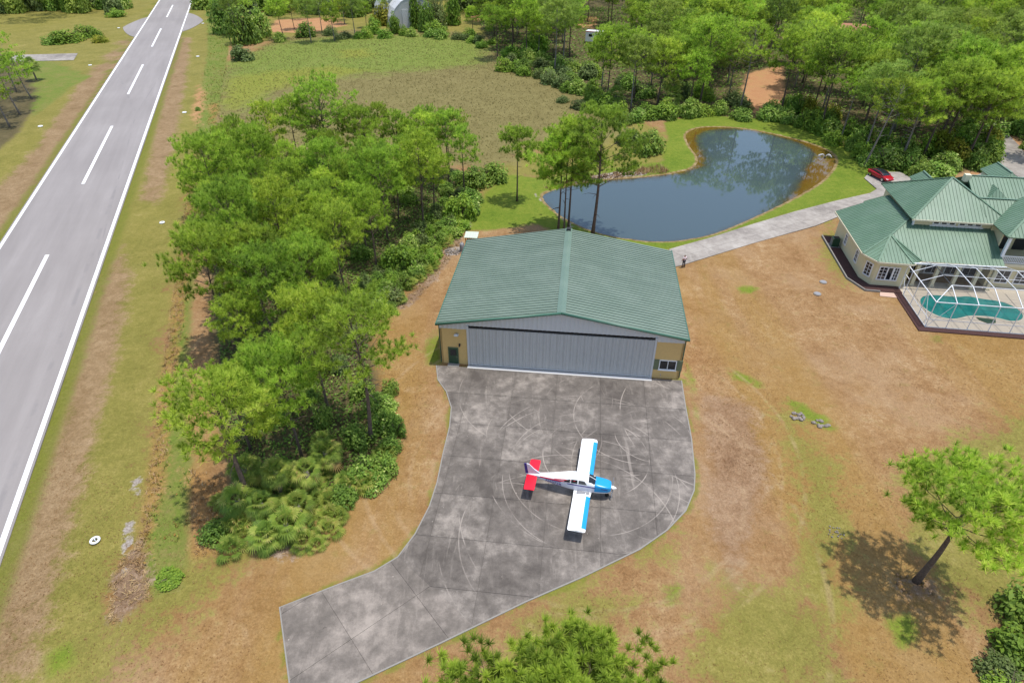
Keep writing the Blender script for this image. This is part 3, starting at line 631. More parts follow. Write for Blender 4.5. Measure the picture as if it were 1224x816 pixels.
for x in (DX0 + .05, DX1 - .05):
    m = M(); m.box((x, FY - .06, DT / 2), (.20, .12, DT)); m.build('door_jamb', MAT['steel_w'], dg)
m = M(); m.box(((DX0 + DX1) / 2, FY - .45, .075), (DX1 - DX0 + .1, .42, .04)); m.build('sill_strip', MAT['steel_w'], hg)
# side door on the left, window with shutters on the right
q0, q1 = onface(536, 414), onface(548.3, 433.5)
dx = (q0[0] + q1[0]) / 2
sd_ = empty('side_door', (dx, FY, 0), 0, hg)
m = M(); m.box((0, -.02, 1.07), (1.08, .10, 2.14)); m.build('door_frame', MAT['sage'], sd_)
m = M(); m.box((0, -.075, 1.04), (.94, .04, 2.02)); m.build('door_leaf', MAT['dgreen'], sd_, bevel=.01)
m = M(); m.box((0, -.10, 1.52), (.62, .02, .72)); m.build('glazing', MAT['glass'], sd_)
m = M(); m.box((.38, -.12, 1.0), (.05, .06, .12)); m.build('door_handle', MAT['chrome'], sd_)
m = M(); m.box((0, -.35, .085), (1.2, .5, .05)); m.build('door_step', MAT['kerb'], sd_)
w0, w1 = onface(791, 432), onface(805, 440); wc = ((w0[0] + w1[0]) / 2, (w0[1] + w1[1]) / 2)
wn = empty('window', (wc[0], FY, wc[1]), 0, hg)
ww, wh = 1.62, 1.12
for fx, fz, fw_, fh in ((0, wh / 2, ww, .08), (0, -wh / 2, ww, .08), (-ww / 2, 0, .08, wh + .08), (ww / 2, 0, .08, wh + .08), (0, 0, .06, wh - .08)):
    m = M(); m.box((fx, -.03, fz), (fw_, .10, fh)); m.build('frame', MAT['white'], wn)
for s in (-1, 1):
    m = M(); m.box((s * ww / 4, -.012, 0), (ww / 2 - .07, .03, wh - .09)); m.build('pane', MAT['glass'], wn)
    m = M(); m.box((s * (ww / 2 + .34), -.03, 0), (.56, .06, wh + .12)); m.box((s * (ww / 2 + .34), -.066, .3), (.42, .02, .45)); m.box((s * (ww / 2 + .34), -.066, -.3), (.42, .02, .45)); m.build('shutter', MAT['sage'], wn)
m = M(); m.box((0, -.06, -wh / 2 - .08), (ww + .2, .14, .06)); m.build('sill', MAT['white'], wn)
q = onface(546, 399); fl = empty('floodlight', (q[0], FY, q[1]), 0, hg)
m = M(); m.box((0, -.28, .05), (.42, .5, .22), 0, ('X', -.4)); m.build('lamp_hood', MAT['steel_w'], fl, bevel=.04)
m = M(); m.box((0, -.04, 0), (.16, .1, .2)); m.build('bracket', MAT['grey'], fl)
q = onface(549.5, 411.5); m = M(); m.box((q[0], FY - .10, q[1]), (.16, .2, .22)); m.tube([(q[0], FY - .2, q[1]), (q[0], FY - .32, q[1] - .1)], .06, 8); m.build('wall_lamp', MAT['dark'], hg)
q = onface(789.5, 447); m = M(); m.tube([(q[0], FY - .02, q[1]), (q[0], FY - .14, q[1]), (q[0], FY - .16, q[1] - .12)], .04, 8); m.build('hose_tap', MAT['chrome'], hg)
# roof
rf = M()
for s in (-1, 1): deck(rf, [(0, 0, RZ), (s * HW, 0, EZ), (s * HW, HL, EZ), (0, HL, RZ)], .10, .035)
rf = rf.build('roof', MAT['roof_trim'], hg)
for s in (-1, 1):
    seam_panels(rf, [(s * .02, 0, RZ), (s * HW, 0, EZ), (s * HW, HL, EZ), (s * .02, HL, RZ)], MAT['roof_hangar'], .465, rib_w=.13, rib_h=.075)
m = M()
for s in (-1, 1): m.slab([(0, -.05, RZ + .10), (s * .42, -.05, hz(.42) + .10), (s * .42, HL + .05, hz(.42) + .10), (0, HL + .05, RZ + .10)][::s], (0, 0, 1), .015)
m.build('ridge_cap', MAT['ridge_cap'], rf)
for s in (-1, 1):   # green rake trim along the gable, rolled
    m = M(); m.tube([(0, -.08, RZ + .02), (s * (HW + .05), -.08, EZ + .02)], [.13, .13], 8); m.build('rake_trim', MAT['roof_trim'], rf, True)
    m = M(); m.box((s * (HW + .06), HL / 2, EZ - .06), (.13, HL + .1, .14)); m.build('gutter', MAT['roof_trim'], rf)
    m = M(); m.tube([(s * (HW + .05), FY + .1, EZ - .1), (s * (WX_ + .18), FY + .12, EZ - .5), (s * (WX_ + .18), FY + .12, .1)], .06, 6); m.build('downpipe', MAT['roof_trim'], hg)
m = M(); m.box((0, HL - .5, RZ + .2), (.5, .5, .25)); m.build('roof_vent', MAT['dark'], rf)
# small lean-to roof behind the left corner
sh = empty('pump_shed', (0, 0, 0)); q = at2(567, 291, 0)
tag(sh, 'small wooden shed with a pale green sheet roof behind the hangar corner', 'shed')
ctr = at2(563.5, 280.5, 2.2); sh.location = (ctr[0], ctr[1], 0); sh.rotation_euler = (0, 0, HYAW)
for k in range(5):
    m = M(); m.slab([(-.86 * 1 + k * .36 - .02, -.75, 2.1), (-.86 + k * .36 + .33, -.75, 2.1), (-.86 + k * .36 + .33, .75, 2.3), (-.86 + k * .36 - .02, .75, 2.3)], (0, -.13, .99), .04); m.build('roof_sheet', MAT['pale_green'], sh)
for sx in (-1, 1):
    for sy in (-1, 1): m = M(); m.box((sx * .7, sy * .6, 1.02), (.12, .12, 2.04)); m.build('post', MAT['wood'], sh)
for k in range(6):
    m = M(); m.box((-.62 + k * .25, .6, 1.05), (.22, .05, 1.9)); m.build('board', MAT['wood'], sh)
# propane tank by the wall
q = at2(552.5, 300); tk = empty('gas_cylinder', (q[0], q[1], 0)); tag(tk, 'dark upright gas cylinder against the hangar side by the shed', 'gas cylinder')
m = M(); rr_ = [(.02, 0), (.28, .02), (.32, .15), (.32, 1.0), (.25, 1.18), (.12, 1.25)]
m.loft([[(r_ * math.cos(2 * math.pi * k / 12), r_ * math.sin(2 * math.pi * k / 12), z_) for k in range(12)] for r_, z_ in rr_]); m.build('body', MAT['grey'], tk, True)
m = M(); m.tube([(0, 0, 1.25), (0, 0, 1.42)], .06, 8); m.tube([(-.12, 0, 1.38), (.12, 0, 1.38)], .025, 6); m.build('valve', MAT['chrome'], tk)
rng = random.Random(8); c0 = at2(541, 301)
m = M()
for k in range(150):
    a, r_ = rng.uniform(0, 6.28), abs(rng.gauss(0, .75)); s = rng.uniform(.05, .16)
    m.box((c0[0] + r_ * 1.5 * math.cos(a), c0[1] + r_ * .7 * math.sin(a), s * .3), (s, s * rng.uniform(.6, 1.3), s * .7), rng.uniform(0, 3), ('X', rng.uniform(-.5, .5)))
tag(m.build('rubble', MAT['stone']), 'scatter of pale broken rubble beside the hangar corner', 'rubble', kind='stuff')

# ------------------------------------------------------------------ aeroplane
nose = at(737, 583.5, 1.15)[:2]; tl = at(628.5, 569, .9)[:2]
hd = (nose - tl) / np.linalg.norm(nose - tl); pyaw = math.atan2(hd[1], hd[0])
PLEN = 7.55
mid = nose - hd * (PLEN * .38)
pl = empty('light_aircraft', (mid[0], mid[1], .06), pyaw)
tag(pl, 'white low-wing propeller plane with blue nose and red tailplane parked on the apron', 'aircraft')
t_ = NT('plane_white'); MAT['pl_white'] = t_.fin(L3(.86, .86, .84), .3)
t_ = NT('plane_silver'); MAT['pl_silver'] = t_.fin(L3(.62, .62, .68), .32)
t_ = NT('plane_blue'); MAT['pl_blue'] = t_.fin(L3(.015, .30, .62), .25)
t_ = NT('plane_red'); MAT['pl_red'] = t_.fin(L3(.72, .012, .03), .3)
t_ = NT('plane_purple'); MAT['pl_purple'] = t_.fin(L3(.05, .03, .22), .3)
XN = PLEN * .38                        # spinner tip x; tail at XN-PLEN
# fuselage stations: x, half width, z bottom, z top(shoulder), roof top
st_ = [(XN - .38, .36, .80, 1.36, 1.40), (XN - .62, .50, .66, 1.46, 1.52), (XN - 1.3, .56, .58, 1.50, 1.60), (XN - 1.72, .58, .55, 1.52, 1.66), (XN - 2.25, .58, .53, 1.50, 1.98), (XN - 2.9, .58, .53, 1.48, 2.08), (XN - 3.6, .57, .56, 1.46, 2.04), (XN - 4.3, .50, .66, 1.42, 1.84), (XN - 5.1, .38, .80, 1.36, 1.58), (XN - 6.1, .24, .95, 1.30, 1.42), (XN - 7.0, .10, 1.08, 1.26, 1.32), (XN - 7.45, .03, 1.14, 1.24, 1.27)]
def ring(x, hw, zb, zs, zt):
    zm = zb + (zs - zb) * .35; r_ = []
    half_ = [(0.0, zb), (hw * .55, zb + .02), (hw * .92, zb + (zs - zb) * .18), (hw, zm), (hw, zb + (zs - zb) * .72), (hw * .97, zs), (hw * .90, zs + (zt - zs) * .45), (hw * .74, zs + (zt - zs) * .82), (hw * .42, zt - .012), (0.0, zt)]
    return [(x, y, z) for y, z in half_] + [(x, -y, z) for y, z in half_[::-1][1:-1]]
rings = [ring(*a) for a in st_]
m = M(); m.loft(rings)
nr = len(rings[0])
# colour bands by station and ring position: 0 white 1 silver 2 blue 3 red 4 purple
for i in range(len(rings) - 1):
    for k in range(nr):
        kk = k if k < 9 else nr - 1 - k
        xm = (st_[i][0] + st_[i + 1][0]) / 2; mi = 0
        if kk <= 3: mi = 1 if kk > 1 else 0
        if kk == 4: mi = 1
        if i <= 2: mi = 2 if kk >= 3 else 0
        m.mi[i * nr + k] = mi
fz = m.build('fuselage', [MAT['pl_white'], MAT['pl_silver'], MAT['pl_blue'], MAT['pl_red'], MAT['pl_purple']], pl, True)
fz.modifiers.new('subdivision', 'SUBSURF').levels = 1; fz.modifiers['subdivision'].render_levels = 1
def side_y(x):
    for a, b in zip(st_, st_[1:]):
        if b[0] <= x <= a[0]:
            u = (x - b[0]) / (a[0] - b[0]); return [b[j] + (a[j] - b[j]) * u for j in range(5)]
    return st_[-1]
def side_pt(x, f, side, off=.012):
    """point on the fuselage side; f 0 bottom .. 1 shoulder .. 2 roof"""
    _, hw, zb, zs, zt = side_y(x)
    tb = [(0, 0), (.12, .62), (.18, .92), (.35, 1), (.72, 1), (1, .97), (1.45, .90), (1.82, .74), (2, .42)]
    for (a, ya), (b, yb) in zip(tb, tb[1:]):
        if a <= f <= b: yv = ya + (yb - ya) * (f - a) / (b - a); break
    z = zb + (zs - zb) * min(f, 1) + (zt - zs) * max(0, f - 1)
    return (x, side * (hw * yv + off), z)
def stripe(name, mat, segs, parent=fz, off=.012):
    for side in (-1, 1):
        m = M(); vs = []
        for x, f0, f1 in segs: vs += [side_pt(x, f0, side, off), side_pt(x, f1, side, off)]
        m.add(vs, [(2 * i, 2 * i + 2, 2 * i + 3, 2 * i + 1)[::side] for i in range(len(segs) - 1)])
        m.build(name, mat, parent)
stripe('purple_stripe', MAT['pl_purple'], [(XN - .7, .72, .80), (XN - 2, .80, .90), (XN - 3.5, .84, .95), (XN - 5, .84, .98), (XN - 6.6, .84, .98)])
stripe('red_stripe', MAT['pl_red'], [(XN - 3.9, 1.10, 1.16), (XN - 4.6, 1.0, 1.3), (XN - 5.3, .98, 1.4), (XN - 6.2, 1.0, 1.6)], off=.016)
stripe('red_stripe', MAT['pl_red'], [(XN - 3.3, 1.5, 1.55), (XN - 4.2, 1.42, 1.58), (XN - 5.0, 1.5, 1.62)], off=.016)
# windows
for x0, x1 in ((XN - 2.35, XN - 3.02), (XN - 3.12, XN - 3.62), (XN - 3.72, XN - 4.18)):
    last = x1 < XN - 4.0
    for side in (-1, 1):
        m = M(); a = [side_pt(x0, 1.12, side, .02), side_pt(x1, 1.12, side, .02), side_pt(x1, 1.40 if last else 1.66, side, .02), side_pt(x0, 1.66, side, .02)]
        if x0 > XN - 2.5: a[3] = side_pt(x0 - .22, 1.66, side, .02)
        m.add(a, [(0, 1, 2, 3)[::side]]); m.build('window', MAT['glass'], pl)
m = M(); ws = []
xa, xb = XN - 1.74, XN - 2.28
arc = [-1, -.8, -.5, 0, .5, .8, 1]
def wpt(x, u):
    _, hw, zb, zs, zt = side_y(x); y = u * hw * .93; zz_ = zs + (zt - zs) * (1 - abs(u) ** 2.6) ** .55 if abs(u) < 1 else zs
    return (x, y, zz_ + .02)
for x in (xa, (xa + xb) / 2, xb): ws += [wpt(x, u) for u in arc]
m.add([(p[0] + .03, p[1], p[2] + .01) for p in ws], [(r_ * 7 + k, r_ * 7 + k + 1, (r_ + 1) * 7 + k + 1, (r_ + 1) * 7 + k) for r_ in range(2) for k in range(6)])
m.build('windshield', MAT['glass'], pl, True)
m = M(); m.tube([(p[0] + .05, p[1], p[2] + .02) for p in [wpt(xa, 0), wpt((xa + xb) / 2, 0), wpt(xb, 0)]], .025, 5); m.build('windshield_post', MAT['pl_white'], pl)
# wings: constant chord, slight dihedral, blue leading edge
SP, CH = 4.92, 1.36; XLE = XN - 1.98
def airfoil(ch, th):
    top = [(0, 0), (.015, .35), (.06, .62), (.15, .88), (.30, 1.0), (.5, .86), (.75, .46), (1, .03)]
    bot = [(.75, -.22), (.5, -.36), (.3, -.42), (.1, -.36), (.02, -.2)]
    return [(-u * ch, v * th) for u, v in top + bot]
for s in (-1, 1):
    m = M(); rings = []
    for y, ch, xle, dz in ((.45, CH * 1.06, XLE + .06, 0), (1.0, CH, XLE, .06), (SP - .18, CH, XLE, .50), (SP - .04, CH * .96, XLE - .02, .515), (SP, CH * .86, XLE - .08, .52)):
        rings.append([(xle + a, s * y, .72 + dz + b) for a, b in airfoil(ch, .115)])
    if s > 0: rings = [r_[::-1] for r_ in rings]
    m.loft(rings); wg = m.build('wing', MAT['pl_white'], pl, True)
    e = wg.modifiers.new('edge', 'EDGE_SPLIT'); e.split_angle = R(50)
    m = M(); bl = []
    for y, dz in ((1.15, .079), (SP - .3, .488)):
        bl.append([(XLE + a + (.012 if a > -.05 else 0), s * y, .72 + dz + b + .012 * (1 if b >= 0 else -1)) for a, b in [(-.25 * CH, .97 * .115), (-.15 * CH, .88 * .115), (-.06 * CH, .62 * .115), (-.015 * CH, .35 * .115), (0, 0), (-.02 * CH, -.2 * .115), (-.1 * CH, -.36 * .115)]])
    m.loft(bl, False, False); m.build('leading_edge', MAT['pl_blue'], wg, True)
    # aileron and flap gaps
    for y0, y1 in ((.9, 2.6), (2.65, SP - .5)):
        m = M(); z0, z1 = .72 + .06 + (y0 - 1) * .1122 + .058, .72 + .06 + (y1 - 1) * .1122 + .058
        m.beam((XLE - CH * .76, s * y0, z0), (XLE - CH * .76, s * y1, z1), .022, .01); m.build('hinge_line', MAT['grey'], wg)
    m = M(); m.box((XLE - .62, s * .78, .86), (1.0, .34, .02), 0, ('X', s * .1)); m.build('wing_walk', MAT['grey'], wg)
    # main gear
    gx_ = XLE - .62; m = M(); m.tube([(gx_, s * 1.25, .74), (gx_, s * 1.3, .28)], .045, 8); lg = m.build('gear_leg', MAT['pl_white'], pl)
    m = M(); m.tube([(gx_, s * 1.3 - .08, .2), (gx_, s * 1.3 + .08, .2)], .2, 16); m.build('wheel', MAT['black'], lg, bevel=.03)
m = M(); m.tube([(XN - .85, 0, .75), (XN - .72, 0, .24)], .045, 8); lg = m.build('gear_leg', MAT['chrome'], pl)
m = M(); m.tube([(XN - .70, -.06, .18), (XN - .70, .06, .18)], .18, 16); m.build('wheel', MAT['black'], lg, bevel=.03)
# tail
TX = XN - 6.42
m = M(); rings = []
for s_, c_ in ((-1.66, .80), (-1.5, .86), (0, .88), (1.5, .86), (1.66, .80)):
    rings.append([(TX + a - (.03 if abs(s_) > 1.6 else 0), s_, 1.18 + b) for a, b in airfoil(c_, .05)][::-1])
m.loft(rings); m.build('tailplane', MAT['pl_red'], pl, True).modifiers.new('edge', 'EDGE_SPLIT')
def finpg(pts, hw):
    m = M(); n_ = len(pts); m.add([(x, -hw * tf, z) for x, z, tf in pts] + [(x, hw * tf, z) for x, z, tf in pts], [tuple(range(n_)), tuple(range(n_, 2 * n_))[::-1]] + [(i, n_ + i, n_ + (i + 1) % n_, (i + 1) % n_) for i in range(n_)]); return m
fx = XN - PLEN
finpg([(fx + 1.95, 1.40, .3), (fx + 1.35, 1.50, .8), (fx + .86, 1.85, .9), (fx + .42, 2.36, .6), (fx + .20, 2.38, .7), (fx + .38, 1.22, 1.0), (fx + .9, 1.2, 1)], .05).build('fin', MAT['pl_silver'], pl, bevel=.012)
finpg([(fx + .19, 2.38, .7), (fx - .02, 2.36, .3), (fx + .14, 1.18, .3), (fx + .37, 1.22, .9)], .045).build('rudder', MAT['pl_purple'], pl)
# nose: spinner, propeller, cowl intake
m = M(); m.loft([[(XN - .40 + dx_, r_ * math.cos(k * math.pi / 6), 1.10 + r_ * math.sin(k * math.pi / 6)) for k in range(12)] for dx_, r_ in ((0, .18), (.12, .17), (.25, .11), (.36, .05), (.40, .01))]); m.build('spinner', MAT['pl_white'], pl, True)
pa = R(66); pd3 = np.array([0, math.cos(pa), math.sin(pa)])
for s in (-1, 1):
    m = M(); c_ = np.array([XN - .32, 0, 1.10]); vs = []
    for r_, wd_, tw in ((.12, .06, .9), (.4, .09, .6), (.7, .085, .4), (.92, .04, .3)):
        q = c_ + pd3 * s * r_; side_ = np.array([math.sin(tw), 0, 0]) + np.cross(pd3, [1, 0, 0]) * math.cos(tw)
        for a_ in (-1, 1):
            for b_2 in (-.008, .008): vs.append(q + side_ * wd_ * a_ + np.array([b_2, 0, 0]))
    fs = []
    for i in range(3):
        o_ = i * 4; fs += [(o_, o_ + 4, o_ + 6, o_ + 2), (o_ + 1, o_ + 3, o_ + 7, o_ + 5), (o_, o_ + 1, o_ + 5, o_ + 4), (o_ + 2, o_ + 6, o_ + 7, o_ + 3)]
    m.add(vs, fs); m.build('propeller_blade', MAT['grey'], pl)
for s in (-1, 1): m = M(); m.box((XN - .365, s * .22, 1.12), (.03, .16, .14)); m.build('cowl_intake', MAT['dark'], pl)
m = M(); m.tube([(XN - 3.1, 0, 2.05), (XN - 3.2, 0, 2.42)], .012, 5); m.build('aerial', MAT['grey'], pl)
for side in (-1, 1):   # registration on the fuselage side
    cu = bpy.data.curves.new('registration', 'FONT'); cu.body = 'N6072R'; cu.size = .40; cu.extrude = .004; cu.align_x = 'CENTER'; cu.align_y = 'CENTER'; cu.resolution_u = 2
    to = bpy.data.objects.new('registration', cu); COL.objects.link(to); bpy.context.view_layer.update()
    me = bpy.data.meshes.new_from_object(to.evaluated_get(bpy.context.evaluated_depsgraph_get())); bpy.data.objects.remove(to)
    me.materials.clear(); me.materials.append(MAT['pl_purple']); o = inst('registration', me, pl)
    x_ = XN - 5.05; a_, b_3 = Vector(side_pt(x_ + .6, .52, side, .02)), Vector(side_pt(x_ - .6, .52, side, .02)); fwd = (a_ - b_3).normalized()
    dirx = fwd if side < 0 else -fwd
    up_ = (Vector((0, 0, 1)) - dirx * dirx.z).normalized(); nn = dirx.cross(up_)
    mt_ = Matrix((dirx, up_, nn)).transposed().to_4x4(); mt_.translation = (a_ + b_3) / 2 + nn * .025; o.matrix_local = mt_

# ------------------------------------------------------------------ house
HA = R(-8.5); hs = empty('house', (50, 70, 0), HA)
tag(hs, 'large cream house with many hipped green metal roofs beside the screened pool', 'house')
E1, E2, SL1, SL2 = 3.6, 6.9, .45, .58
def z1l(x): return E1 + SL1 * (x + 6.4)
def z1f(y): return E1 + SL1 * (y + 2.6)
Pk = (-2.9, .9, E1 + SL1 * 3.5); hipT = (-.2, 3.6, z1l(-.2))
faces1 = [[(-6.4, 11.2, E1), (-6.4, -1.5, E1), Pk, hipT, (-.2, 11.2, z1l(-.2))],
          [(0, -2.6, E1), (9.35, -2.6, E1), (9.35, 3.4, z1f(3.4)), (-.4, 3.4, z1f(3.4)), Pk],
          [(-6.4, -1.5, E1), (-5.2, -3.5, E1), Pk], [(-5.2, -3.5, E1), (-1.2, -3.6, E1), Pk], [(-1.2, -3.6, E1), (0, -2.6, E1), Pk]]
# two-storey hip
A0, B0, C0, D0 = (-.6, 14, E2), (-.6, 2.1, E2), (11, 2.1, E2), (11, 14, E2); AP = (5.1, 8.05, E2 + SL2 * 5.9)
faces2 = [[A0, B0, AP], [B0, C0, AP], [C0, D0, AP], [D0, A0, AP]]
# front wing to the right with its own ridge, merging with the main front slope
RY, RZ2 = 5.4, E2 + SL2 * 3.3 + .02
faces2b = [[(8.2, 2.11, E2 + .015), (20, 2.11, E2 + .015), (20, RY, RZ2), (7.6, RY, RZ2)], [(20, RY, RZ2), (20, 8.8, E2 + .02), (8.3, 8.8, E2 + .02), (7.6, RY, RZ2)]]
gx0, gx1, gy0 = 8.7, 17.3, -1.6; gm_ = (gx0 + gx1) / 2; gz_ = E2 + SL2 * (gx1 - gx0) / 2
faces3 = [[(gx0, 5.5, E2 + .03), (gx0, gy0, E2 + .03), (gm_, gy0 + 4.3, gz_), (gm_, 5.5, gz_)], [(gx0, gy0, E2 + .03), (gx1, gy0, E2 + .03), (gm_, gy0 + 4.3, gz_)], [(gx1, gy0, E2 + .03), (gx1, 5.5, E2 + .03), (gm_, 5.5, gz_), (gm_, gy0 + 4.3, gz_)]]
# rear wing, gable end to the left, with a small dormer
by0, by1, bz = 6.2, 11.4, 9.55; bsl = .50
faces4 = [[(8.5, by0, bz - bsl * (by1 - by0)), (22, by0, bz - bsl * (by1 - by0)), (22, by1, bz), (8.5, by1, bz)], [(22, by1, bz), (22, 16.6, bz - bsl * 5.2), (8.5, 16.6, bz - bsl * 5.2), (8.5, by1, bz)]]
dq = (11.3, 8.75, 8.95); dz_ = lambda y: bz - bsl * (by1 - y) + .02
faces4b = [[(9.9, 7.6, dz_(7.6)), dq, (11.3, by1 - .6, 8.98)], [dq, (12.7, 7.6, dz_(7.6)), (11.3, by1 - .6, 8.98)], [(9.9, 7.6, dz_(7.6)), (12.7, 7.6, dz_(7.6)), dq]]
faces5 = [[(2.7, 10.4, 8.05), (2.7, 14, 8.05), (4.2, 14, 8.95), (4.2, 11.3, 8.95)], [(5.7, 14, 8.05), (5.7, 10.4, 8.05), (4.2, 11.3, 8.95), (4.2, 14, 8.95)]]
faces6 = [[(12.2, 10.9, 8.95), (15.8, 10.9, 8.95), (14, 11.9, 9.95)], [(12.2, 10.9, 8.95), (14, 11.9, 9.95), (14, 16, 9.95), (12.2, 16, 8.95)], [(15.8, 10.9, 8.95), (15.8, 16, 8.95), (14, 16, 9.95), (14, 11.9, 9.95)]]
faces7 = [[(-1.5, 15.4, 3.6), (-1.5, 12.4, 3.6), (1, 12.4, 4.6), (1, 15.4, 4.6)]]
for fs_, lab in ((faces1, 'wide lower roof with bay turret'), (faces2, 'high pyramid roof'), (faces2b, 'right front roof ridge'), (faces3, 'balcony roof'), (faces4, 'rear wing roof'), (faces4b, 'small roof dormer'), (faces5, 'rear left roof peak'), (faces6, 'rear right roof peak'), (faces7, 'small entry roof')):
    m = M()
    for f in fs_: deck(m, f, .13, .035)
    ro = m.build('roof', MAT['white_alu'] if fs_ is faces1 else MAT['roof_trim'], hs); ro['label'] = lab
    for f in fs_: seam_panels(ro, f, MAT['roof_house'], .42, rib_w=.045, rib_h=.05)
    if fs_ is faces1:
        for a, b in ((Pk, (-6.4, -1.5, E1)), (Pk, (-5.2, -3.5, E1)), (Pk, (-1.2, -3.6, E1)), (Pk, (0, -2.6, E1)), (Pk, hipT)): cap_line(ro, a, b, MAT['roof_house'], .22)
    if fs_ is faces2:
        for a in (A0, B0, C0, D0): cap_line(ro, AP, a, MAT['roof_house'], .25)
    if fs_ is faces2b: cap_line(ro, (7.7, RY, RZ2), (20, RY, RZ2), MAT['roof_house'], .25)
    if fs_ is faces3:
        for a, b in (((gm_, gy0 + 4.3, gz_), (gx0, gy0, E2 + .03)), ((gm_, gy0 + 4.3, gz_), (gx1, gy0, E2 + .03)), ((gm_, gy0 + 4.3, gz_), (gm_, 5.5, gz_))): cap_line(ro, a, b, MAT['roof_house'], .25)
    if fs_ is faces4: cap_line(ro, (8.5, by1, bz), (22, by1, bz), MAT['roof_house'], .25)
    if fs_ is faces5: cap_line(ro, (4.2, 11.3, 8.95), (4.2, 14, 8.95), MAT['roof_house'], .22)
    if fs_ is faces6: cap_line(ro, (14, 11.9, 9.95), (14, 16, 9.95), MAT['roof_house'], .22)
# walls
def wallbox(x0, x1, y0, y1, z0, z1, mat, name='wall', par=hs):
    m = M(); m.box(((x0 + x1) / 2, (y0 + y1) / 2, (z0 + z1) / 2), (x1 - x0, y1 - y0, z1 - z0)); return m.build(name, mat, par)
m = M(); m.prism([(-5.75, 10.6), (-5.75, -1.0), (-4.85, -2.75), (-1.45, -2.85), (-.55, -2.0), (-.55, 10.6)], 0, E1 + .1); m.build('wall', MAT['cream'], hs)
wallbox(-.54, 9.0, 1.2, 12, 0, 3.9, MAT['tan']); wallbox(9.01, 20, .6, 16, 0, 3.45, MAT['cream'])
wallbox(.0, 10.4, 2.75, 13.4, 3.91, 6.88, MAT['cream']); wallbox(10.41, 19.5, 2.8, 8.2, 3.9, 6.86, MAT['cream']); wallbox(9, 21.5, 8.21, 16, 3.9, 7.0, MAT['cream'])
m = M(); m.add([(8.7, by0, 6.9), (8.7, 16.4, 6.9), (8.7, by1, bz - .1)], [(0, 2, 1)]); m.build('gable_wall', MAT['dgreen'], hs)
wallbox(2.9, 5.5, 13.42, 13.9, 0, 8.1, MAT['cream_l']); wallbox(12.5, 15.5, 12.7, 15.8, 7.0, 8.85, MAT['cream_l'])
# white corner trim and fascia
m = M(); m.box((-.03, 2.72, 5.4), (.2, .2, 3.0)); m.build('corner_trim', MAT['white'], hs)
for a, b in (((-.6, 2.05, 6.85), (8.7, 2.05, 6.85)), ((0, -2.66, 3.5), (9.3, -2.66, 3.5)), ((-6.46, 11.2, 3.5), (-6.46, -1.5, 3.5)), ((-6.42, -1.56, 3.5), (-5.22, -3.56, 3.5)), ((-5.2, -3.57, 3.5), (-1.2, -3.67, 3.5)), ((-1.15, -3.62, 3.5), (.02, -2.66, 3.5))):
    m = M(); m.beam(a, b, .07, .18); m.build('fascia', MAT['cream_l'], hs)
# windows: box frame + pane + muntins
def house_window(c, wd_, hg_, nrm, nx_=2, nz_=3, mat=MAT['white'], name='window', pane=MAT['glass']):
    rz = math.atan2(nrm[1], nrm[0]) + math.pi / 2
    w_ = empty(name, c, rz, hs)
    for fx_, fz_, a, b in ((0, hg_ / 2, wd_ + .16, .12), (0, -hg_ / 2, wd_ + .16, .12), (-wd_ / 2, 0, .12, hg_ - .1), (wd_ / 2, 0, .12, hg_ - .1)):
        m = M(); m.box((fx_, -.05, fz_), (a, .12, b)); m.build('frame', mat, w_)
    m = M(); m.box((0, -.015, 0), (wd_ - .1, .03, hg_ - .1)); m.build('pane', pane, w_)
    for k in range(1, nx_): m = M(); m.box((-wd_ / 2 + wd_ * k / nx_, -.045, 0), (.05, .05, hg_ - .1)); m.build('glazing_bar', mat, w_)
    for k in range(1, nz_): m = M(); m.box((0, -.04, -hg_ / 2 + hg_ * k / nz_), (wd_ - .1, .04, .045)); m.build('glazing_bar', mat, w_)
    return w_
fr = (0.0, -1.0)
for k in range(6):
    house_window((2.6 + k * .92 + (.25 if k > 2 else 0), 2.75, 6.42), .72, .42, fr, 1, 1)
m = M(); m.box((5.05, 2.70, 6.02), (6.2, .16, .12)); m.box((5.05, 2.72, 6.78), (6.2, .12, .12)); m.build('window_band_trim', MAT['white'], hs)
nb_ = np.array([-1.75, -.9]); nb_ = nb_ / np.linalg.norm(nb_)
house_window((-3.95, -2.78, 1.75), .95, 1.75, (-.03, -1), 2, 4); house_window((-3.15, -2.80, 1.75), .62, 1.75, (-.03, -1), 1, 1); house_window((-2.45, -2.82, 1.75), .62, 1.75, (-.03, -1), 2, 4)
house_window((-5.3, -1.88, 1.75), 1.0, 1.75, nb_, 2, 4)
house_window((-5.75, 1.4, 1.75), .9, 1.6, (-1, 0), 2, 3); house_window((-5.75, 6.2, 1.75), .8, 1.4, (-1, 0), 2, 3)
for k in range(4): house_window((0.0, 5.2 + k * .75, 5.55), .38, 1.1, (-1, 0), 1, 3, MAT['white'], 'louvre_window')
m = M(); m.box((-.09, 6.3, 6.2), (.14, 3.2, .12)); m.box((-.09, 6.3, 4.9), (.14, 3.2, .12)); m.build('window_band_trim', MAT['white'], hs)
# porch front behind the pool screen: pillars and glazed openings
for x in (.2, 2.5, 4.8, 7.1, 8.9):
    m = M(); m.box((x, -2.05, 1.7), (.38, .38, 3.4)); m.box((x, -2.05, .15), (.5, .5, .3)); m.build('porch_pillar', MAT['cream_l'], hs)
for x in (1.3, 3.6, 5.9, 8.0): house_window((x, 1.2, 1.35), 1.7, 2.3, fr, 2, 1)
wallbox(9.0, 17, -1.0, .59, 0, 2.95, MAT['cream'])
house_window((10.6, -1.0, 1.5), 1.5, 1.7, fr, 2, 2); house_window((12.8, -1.0, 1.5), 1.5, 1.7, fr, 2, 2)
